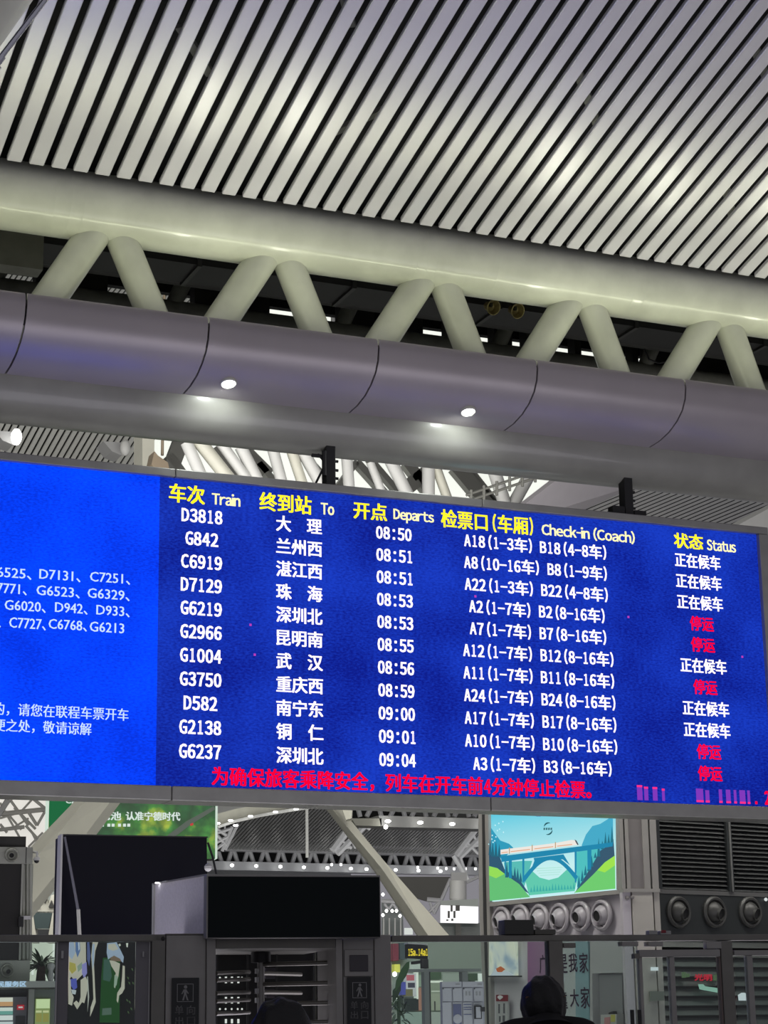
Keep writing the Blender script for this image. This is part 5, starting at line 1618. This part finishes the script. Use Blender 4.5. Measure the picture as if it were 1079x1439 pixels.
# grey back of a second display seen at an angle
D2 = Plane(288, 12.05, -1020)
d2 = thing('angled_display_back', D2.at(252, 1313), 'light grey mesh back of a second gate display turned at an angle', 'display')
build('mesh_back', MB().ppoly(D2, [(216, 1242.5), (286.5, 1230), (286.5, 1313), (215, 1313)], 0, .05), mat('mesh_lilac_grey', (0.80, 0.77, 0.85), .5, noise=.10, nscale=60), d2)
build('rim', MB().ppoly(D2, [(214.5, 1241), (288.5, 1228), (288.5, 1230.3), (214.5, 1243)], -.01, .06), GATEL, d2)
build('rim', MB().ppoly(D2, [(286.5, 1229), (289.5, 1228), (289.5, 1313), (286.5, 1313)], -.01, .06), FRAME, d2)
build('rim', MB().ppoly(D2, [(213.7, 1241.5), (215.6, 1241.5), (215, 1313), (213, 1313)], -.01, .06), FARW, d2)
for a in (218, 228, 231):
    build('clip', MB().ppoly(D2, [(a, 1240.3 - (a - 216) * .17), (a + 3, 1240 - (a - 216) * .17), (a + 3, 1242 - (a - 216) * .17), (a, 1242 - (a - 216) * .17)], -.02, .0), WHITEL if a == 218 else FARW, d2)

# ---------------- right glass fence
rf = thing('right_glass_fence', G.at(800, hy(800)), 'dark steel framed glass fence with a hinged glass door at the right', 'fence')
rf.location.z = 0
build('top_rail', MB().pix(G, 550.5, 1313.5, 1200, 1322, 0, .08), GATE, rf, bevel=.004)
build('post', leg(MB(), 773, 792, 1322.2, 0, .08), GATE, rf, bevel=.004)
build('post_groove', leg(MB(), 771.5, 773.2, 1322.2, .01, .08), JOI, rf)
build('post', leg(MB(), 1015, 1031.5, 1322.2, 0, .08), GATE, rf, bevel=.004)
build('post_trim', leg(MB(), 1011.5, 1013.5, 1335, .01, .06), mat('brown_trim', (.16, .12, .11), .4), rf)
build('glass_pane', leg(MB(), 551, 771, 1322.2, .035, .045), GLASS, rf)
build('glass_pane', leg(MB(), 792.5, 897, 1322.2, .035, .045), GLASS, rf)
dr = build('glass_door', leg(MB(), 903, 1010, 1345.5, .035, .045), GLASS, rf)
build('door_head', MB().pix(G, 898, 1334.5, 1012, 1344.5, .0, .06), GATEL, dr, bevel=.003)
build('door_stile', leg(MB(), 899, 903, 1345, .01, .06), GATEL, dr)
build('door_stile', leg(MB(), 942, 948.5, 1345, .01, .06), GATEL, dr)
build('hinge', MB().pix(G, 892, 1340, 899, 1347, -.01, .05), GATE, dr)
build('clamp', MB().pix(G, 874, 1323, 897, 1329.5, -.02, .06), GATEL, rf, bevel=.003)
build('clamp', MB().pix(G, 911, 1323, 932, 1329.5, -.02, .06), GATEL, rf, bevel=.003)
build('clamp', MB().pix(G, 993, 1323, 1014, 1333, -.0, .06), GATEL, rf, bevel=.003)
build('clamp', MB().pix(G, 792, 1325, 809, 1332, -.0, .06), GATE, rf, bevel=.003)
dr2 = build('glass_door', leg(MB(), 1033, 1200, 1345.5, .035, .045), GLASS, rf)
build('door_head', MB().pix(G, 1031.7, 1335, 1200, 1342, .0, .06), GATEL, dr2, bevel=.003)
build('door_stile', leg(MB(), 1051, 1058.5, 1342, .01, .06), GATEL, dr2)
build('door_handle', leg(MB(), 884.5, 888.5, 1419, -.02, 0), BLACKM, rf)
build('door_handle', leg(MB(), 894.5, 898.5, 1419, -.02, 0), BLACKM, rf)
# things on the rail
o = build('control_box', MB().pix(G, 709, 1292.5, 750, 1313.3, -.01, .12), mat('olive_dark_box', (0.045, 0.047, 0.042), .5), bevel=.004)
tag(o, 'dark rectangular control box standing on the fence rail under the advert', 'box')
o = build('low_box', MB().pix(G, 751.5, 1306, 781, 1313.3, 0, .10), mat('olive_box', (0.10, 0.10, 0.085), .5), bevel=.004)
tag(o, 'low flat olive box lying on the rail beside the control box', 'box')
t = thing('beacon', G.at(938, 1313, .04), 'small red and white beacon on the fence rail below the louvres', 'beacon')
build('base', MB().pix(G, 928, 1308, 943, 1313.3, .0, .06), mat('beacon_white', (.35, .35, .34), .5), t, bevel=.003)
build('red_lens', MB().pix(G, 929, 1307, 936, 1311, -.004, -.0005), mat('beacon_red', (.22, .01, .02), .3), t, bevel=.002)
o = build('pale_box', MB().pix(G, 912, 1307.5, 924, 1313.3, 0, .06), mat('beacon_white', (.35, .35, .34), .5), bevel=.003)
tag(o, 'small pale box on the rail left of the red beacon', 'box')
o = build('navy_bag', MB().ball(G.at(1046, 1444, .5), .095, 16, 1.0, 1.35), mat('navy_fabric', (0.012, 0.018, 0.06), .7, noise=.3, nscale=20), smooth=True)
tag(o, 'navy blue rounded bag behind the far right glass door', 'bag')
o.location.z = 1.05
for zz in (0.0,):
    s_ = thing('bag_trolley', (o.location.x, o.location.y, 0), 'plain grey trolley stand carrying the navy bag', 'trolley')
    build('trolley_post', MB().tube((o.location.x, o.location.y, 0.02), (o.location.x, o.location.y, 1.05), .03, n=12), GATE, s_)
    build('trolley_top', MB().box(o.location.x - .12, o.location.x + .12, o.location.y - .1, o.location.y + .1, 1.03, 1.05), GATE, s_)
    build('trolley_base', MB().box(o.location.x - .15, o.location.x + .15, o.location.y - .12, o.location.y + .12, 0, .03), GATE, s_)

# ================================================================== BEHIND THE RIGHT FENCE, LEFT BAY
H = Plane(600, 17, 11950)
bh = thing('information_board', (H.at(650, 1400).x, H.at(650, 1400).y, 0), 'lilac-grey information board of framed sheets left of the kiosk pilaster', 'notice board')
def hcol(mb, x0, x1, y0, d0, d1, P=H):
    a0, a1 = P.sz(x0, 1400, d0)[0], P.sz(x1, 1400, d0)[0]
    return mb.pbox(P, a0, a1, 0, P.sz((x0 + x1) / 2, y0, d0)[1], d0, d1)
build('board_body', hcol(MB(), 621, 680, 1379.5, 0, .06), mat('board_lilac', (.33, .33, .37), .5), bh)
for r in ((621, 1379.5, 648, 1387, '----'), (650, 1379.5, 679, 1387, '--')):
    build('board_header', MB().pix(H, r[0], r[1], r[2], r[3], -.012, 0), mat('board_pale', (.40, .40, .42), .5), bh)
    build('header_print', MB().pix(H, r[2] - 8, 1382, r[2] - 2, 1384, -.014, -.012), SW, bh)
for a in (622, 636.5, 651, 666):
    build('sheet', MB().pix(H, a, 1388.5, a + 12.5, 1407, -.012, 0), MATS['board_pale'], bh)
    build('sheet', MB().pix(H, a, 1408.5, a + 12.5, 1450, -.012, 0), MATS['board_pale'], bh)
    build('pin', MB().pix(H, a, 1388.6, a + 1.5, 1390.2, -.016, -.012), JOI, bh)
for a in (654, 658.5, 668.5, 673):
    build('sheet_print', MB().pix(H, a, 1393, a + 2.5, 1399, -.014, -.012), SW, bh)
o2 = build('blue_sheet', MB().pix(H, 637, 1411, 648.5, 1450, -.016, -.012), mat('blue_grey', (.10, .11, .20), .5), bh)
build('pale_oval', MB().lathe(H.at(643, 1432, -.018), -H.n, [(.038, 0), (0, .002)], 24), MATS['board_pale'], o2)
for y in (1411, 1415, 1418, 1425):
    build('sheet_line', MB().pix(H, 651.5, y, 662.5, y + 1.2, -.014, -.012), MATS['blue_grey'], bh)
t = thing('card_reader', H.at(672, 1432, -.05), 'small white card reader with black rim fixed on the information board edge', 'reader')
build('rim', MB().pix(H, 667.5, 1413, 677, 1432, -.05, -.017), BLACKM, t, bevel=.003)
build('face', MB().pix(H, 669, 1415, 675.5, 1430.5, -.055, -.0505), MATS['board_pale'], t)
build('side_knob', MB().pix(H, 675.8, 1415, 681.5, 1421.5, -.07, -.0505), BLACKM, t)
# cross beam and post
cbm = thing('steel_portal', (H.at(600, 1400, .5).x, H.at(600, 1400, .5).y, 0), 'pale green-grey steel portal crossing behind the plant', 'portal')
PGM = mat('portal_green_grey', (.22, .24, .22), .45)
build('cross_beam', MB().pix(H, 568, 1361.5, 676, 1365.5, .40, .5), PGM, cbm)
build('portal_post', hcol(MB(), 596.5, 603.5, 1365.6, .40, .5), PGM, cbm)
build('portal_post_edge', hcol(MB(), 603.7, 605.2, 1365.6, .40, .5), JOI, cbm)
build('short_post', MB().pix(H, 649.5, 1365.6, 657.5, 1381, .40, .5), PGM, cbm)
# LED gate sign
ls = thing('led_gate_sign', H.at(587, 1348, .8), 'hanging black LED sign reading yellow gate numbers behind the fence', 'sign')
build('case', MB().ppoly(H, [(573, 1326.5), (601, 1329), (601, 1348), (573, 1346)], .8, .9), BLACKM, ls)
build('top_lip', MB().ppoly(H, [(573, 1324.5), (601, 1326), (601, 1328), (573, 1326.3)], .79, .92), FARW, ls)
ptext(H, '15a·14a↑'.replace('·', '.').replace('↑', '1'), 574, 600.5, 1333.5, 1343, glow('led_amber', (1.0, .72, .05), 1.2), ls, off=.79, bold=.003, mode='cell')
build('hanger', MB().pix(H, 593, 1348, 602, 1361, .42, .48), DUCT, ls)
build('hanger_arm', MB().pix(H, 594, 1349, 600, 1353, .48, .88), DUCT, ls)
# background shopfront
HB = Plane(610, 30, 11950)
sf = thing('bright_shop', (HB.at(600, 1400).x, HB.at(600, 1400).y, 0), 'bright glass shop with coloured goods behind the plant', 'shop')
build('shop_wall', hcol(MB(), 545, 690, 1322, .5, .8, HB), mat('shop_wall_pale', (.33, .38, .34), .5), sf)
for (x0_, y0_, x1_, y1_, c) in ((552, 1326, 560, 1350, (.18, .03, .05)), (562, 1325, 572, 1348, (.05, .07, .08)), (554, 1355, 562, 1366, (.75, .70, .12)), (576, 1352, 596, 1362, (.45, .50, .46)),
                                (571, 1368, 585, 1400, (.55, .55, .58)), (564, 1380, 570, 1398, (.07, .08, .35)), (571, 1370, 582, 1378, (.50, .12, .16)), (573, 1381, 583, 1388, (.05, .05, .08)), (570, 1390, 580, 1400, (.16, .15, .08)), (585, 1366, 588, 1404, (.85, .88, .8)),
                                (588, 1370, 594, 1386, (.25, .32, .25)), (588, 1388, 596, 1420, (.38, .20, .15)), (572, 1403, 588, 1420, (.02, .03, .03)), (604, 1378, 622, 1381, (.85, .88, .78)), (605, 1381, 621, 1420, (.25, .29, .22)),
                                (606, 1392, 620, 1394, (.55, .58, .50)), (606, 1396, 620, 1420, (.33, .36, .28)), (566, 1422, 597, 1450, (.28, .36, .32)), (603, 1422, 621, 1450, (.36, .40, .36)), (603, 1366, 620, 1376, (.06, .10, .06)), (622, 1368, 650, 1380, (.30, .34, .30)), (672, 1368, 679, 1380, (.85, .9, .85)), (660, 1368, 671, 1378, (.05, .08, .05)),
                                (610, 1407, 612, 1420, (.05, .05, .05))):
    c_ = tuple(q * .9 for q in c)
    build('shop_item', MB().pix(HB, x0_, y0_, x1_, y1_, .40 - x0_ * 1e-4 - y0_ * 1e-5, .49), mat('si_%02d%02d%02d' % tuple(int(q * 99) for q in c_), c_, .5, emit=c_, strength=.5), sf)
o = build('shop_lamp', MB().ball(HB.at(554.5, 1369, .2), .035, 10), WHITEL)
tag(o, 'upper small round lamp between the plant leaves', 'lamp')
o = build('shop_lamp', MB().ball(HB.at(555.5, 1400, .2), .04, 10), WHITEL)
tag(o, 'lower small round lamp between the plant leaves', 'lamp')
# broad-leaf plant
bp = thing('broad_leaf_plant', (H.at(562, 1420, -.6).x, H.at(562, 1420, -.6).y, 0), 'tall broad-leaved green plant just right of the turnstile post', 'plant')
cx0 = H.at(560, 1439, -.6)
build('pot', MB().lathe((cx0.x, cx0.y, 0), (0, 0, 1), [(.0, 0), (.16, 0), (.2, .35), (.18, .35), (.0, .3)], 24), DUCT, bp, smooth=True)
build('stem', MB().tube((cx0.x, cx0.y, .3), H.at(560, 1400, -.6), .014, n=8), LEAFD, bp)
build('large_leaf', MB().ppoly(H, [(555, 1392), (557, 1378), (564, 1362), (572, 1352), (575.5, 1351), (575, 1360), (571, 1371), (563, 1383), (557, 1392)], -.62, -.61), LEAFM, bp)
build('large_leaf', MB().ppoly(H, [(552, 1410), (552, 1392), (557, 1386), (564, 1378), (563, 1392), (558, 1402)], -.60, -.59), LEAFD, bp)
for k in range(46):
    q = H.at(random.uniform(551, 572), random.uniform(1400, 1450), random.uniform(-.7, -.4))
    lm = MB()
    t_ = random.random() * 6.28
    leafmesh(lm, q, (cos(t_), sin(t_) * .4, random.uniform(-.6, .8)), random.uniform(.05, .11), .03, .5, 3)
    build('leaf', lm, LEAFM if k % 3 == 0 else LEAFD, bp)

# ================================================================== PEOPLE (seen from behind)
import bmesh
SKIN = mat('skin', (0.30, 0.17, 0.12), 0.5)
HAIR = mat('black_hair', (0.003, 0.003, 0.004), 0.6, noise=.4, nscale=60, bump=.4)
CLO = mat('black_jacket', (0.004, 0.004, 0.005), 0.85)
CLO2 = mat('dark_navy_jacket', (0.005, 0.005, 0.008), 0.85)


def person(px, py, f, top, label, tilt, turn, jacket, wide=1.0, drop=0.0, tall=1.0):
    """standing adult seen from behind; top = height of the crown; tilt = head bowed forward; turn = body yaw away from camera"""
    q = far(px, py, f)
    root = thing('person', (q.x, q.y, 0), label, 'person')
    s = top / (1.72 - drop)
    base_yaw = atan2(FH.y, FH.x) - pi / 2 + turn
    R_ = Matrix.Rotation(base_yaw, 3, 'Z')
    J, E, RAD = [], [], []
    def j(x, y, z, r, parent=None):
        J.append(R_ @ V((x * s, y * s, z * s))); RAD.append(r * s)
        if parent is not None: E.append((parent, len(J) - 1))
        return len(J) - 1
    pel = j(0, 0, .95, .145)
    sp = j(0, -.01, 1.12, .14, pel)
    ch = j(0, 0, 1.30, .155, sp)
    nk = j(0, .01, 1.44, .075, ch)
    hx = sin(tilt) * .12
    n2 = j(0, .03 + hx * .3, 1.50 - drop * .5, .058, nk)
    h1 = j(0, .04 + hx * .7, 1.565 - drop, .078, n2)
    h2 = j(0, .05 + hx, 1.63 - drop, .085, h1)
    nose = j(0, .15 + hx * 1.3, 1.565 - drop, .012, h1)
    for sg in (-1, 1):
        j(sg * .075, .035 + hx * .8, 1.59 - drop, .014, h2)
        shd = j(sg * .17, 0, 1.395, .068, ch)
        el = j(sg * .23, -.01 + .02, 1.12, .047, shd)
        wr = j(sg * .15, .22, 1.08, .032, el)
        pm = j(sg * .12, .29, 1.11, .032, wr)
        for fi in range(4):
            k1 = j(sg * (.10 + fi * .016 - .02), .34, 1.12 + fi * .012, .009, pm)
            j(sg * (.08 + fi * .016 - .02), .365 - fi * .004, 1.14 + fi * .012, .008, k1)
        th = j(sg * .085, .30, 1.145, .010, pm)
        hp = j(sg * .095, 0, .88, .095, pel)
        kn = j(sg * .10, .015, .49, .062, hp)
        an = j(sg * .10, -.02, .10, .042, kn)
        j(sg * .11, .13, .035, .036, an)
    me = bpy.data.meshes.new('body')
    me.from_pydata([tuple(p) for p in J], E, [])
    o = link('body', me, root)
    md = o.modifiers.new('skin', 'SKIN')
    for i, r in enumerate(RAD):
        o.data.skin_vertices[0].data[i].radius = (r, r * (.8 if i in (1, 2) else 1))
    o.data.skin_vertices[0].data[0].use_root = True
    sb = o.modifiers.new('sub', 'SUBSURF'); sb.levels = 2; sb.render_levels = 2
    bpy.context.view_layer.update()
    dg = bpy.context.evaluated_depsgraph_get()
    m2 = bpy.data.meshes.new_from_object(o.evaluated_get(dg))
    o.modifiers.clear()
    o.data = m2
    m2.materials.clear()
    m2.materials.append(SKIN); m2.materials.append(jacket)
    for p in m2.polygons:
        p.use_smooth = True
        c = R_.inverted() @ p.center
        clothed = c.z < 1.49 * s and not (c.y > .235 * s and c.z > .9 * s)
        p.material_index = 1 if clothed else 0
    # collar
    build_r = lambda name, mb, mt: build(name, mb, mt, root, smooth=True)
    def L(x, y, z): return V(root.location) + R_ @ V((x * s, y * s, z * s))
    build_r('jacket_collar', MB().lathe(L(0, .005, 1.405), L(0, .05, 1.5) - L(0, 0, 1.405), [(.13 * s, -.01 * s), (.095 * s, .025 * s), (.080 * s, .05 * s), (.070 * s, .05 * s), (.06 * s, 0)], 28), jacket)
    # eyes and mouth on the far side of the head
    for sg in (-1, 1):
        build('eye', MB().ball(L(sg * .032, .125 + hx * 1.2, 1.60 - drop), .011 * s, 10), mat('eye_white', (.6, .6, .6), .3), root)
    build('mouth', MB().ball(L(0, .122 + hx * 1.1, 1.528 - drop), .018 * s, 10, 1, .35), mat('lips', (.25, .08, .07), .5), root)
    # hair shell with uneven ends
    me = bpy.data.meshes.new('hair')
    bm = bmesh.new()
    bmesh.ops.create_uvsphere(bm, u_segments=48, v_segments=32, radius=1)
    c = L(0, .025 + hx, 1.605 - drop) - V(root.location)
    rnd = random.Random(int(px))
    for v in bm.verts:
        d = v.co.copy()
        lf = 1 + .05 * sin(9 * d.x + 3 * d.z + px) * sin(7 * d.y + 2) + rnd.uniform(-.012, .012)
        x, y, z = d.x * .098 * wide * lf, d.y * .112 * lf, d.z * .118 * lf * tall
        if d.y > .5 and z < .02: y *= .66
        # head bows forward
        y2 = y * cos(tilt * .6) + z * sin(tilt * .6)
        z2 = z * cos(tilt * .6) - y * sin(tilt * .6)
        v.co = c + R_ @ V((x * s, y2 * s, z2 * s))
    bm.to_mesh(me); bm.free()
    me.materials.append(HAIR)
    for p in me.polygons: p.use_smooth = True
    link('hair', me, root)
    return root


person(768, 1420, 9.2, 1.788, 'person in a black jacket with short black hair, seen from behind, head bowed', .32, 0.12, CLO, .95, .082, .95)
person(383, 1430, 6.4, 1.655, 'person with thick dark hair whose crown shows in front of the turnstile', .25, -0.5, CLO2, 1.0)

# groups of like things
for o in list(S.objects):
    if o.parent is None and o.get('label'):
        k = o.name.split('.')[0]
        g = {'uplight': 'floodlights standing on the truss cladding', 'downlight': 'round downlights in the truss cladding', 'board_hanger': 'black hangers above the departure board',
             'work_lamp': 'amber lamps under the upper pipe', 'roof_lamp': 'roof lamps in the slatted strip', 'shop_lamp': 'round lamps between the plant leaves', 'leaning_column': 'cream leaning columns'}.get(k)
        if g:
            o['group'] = g
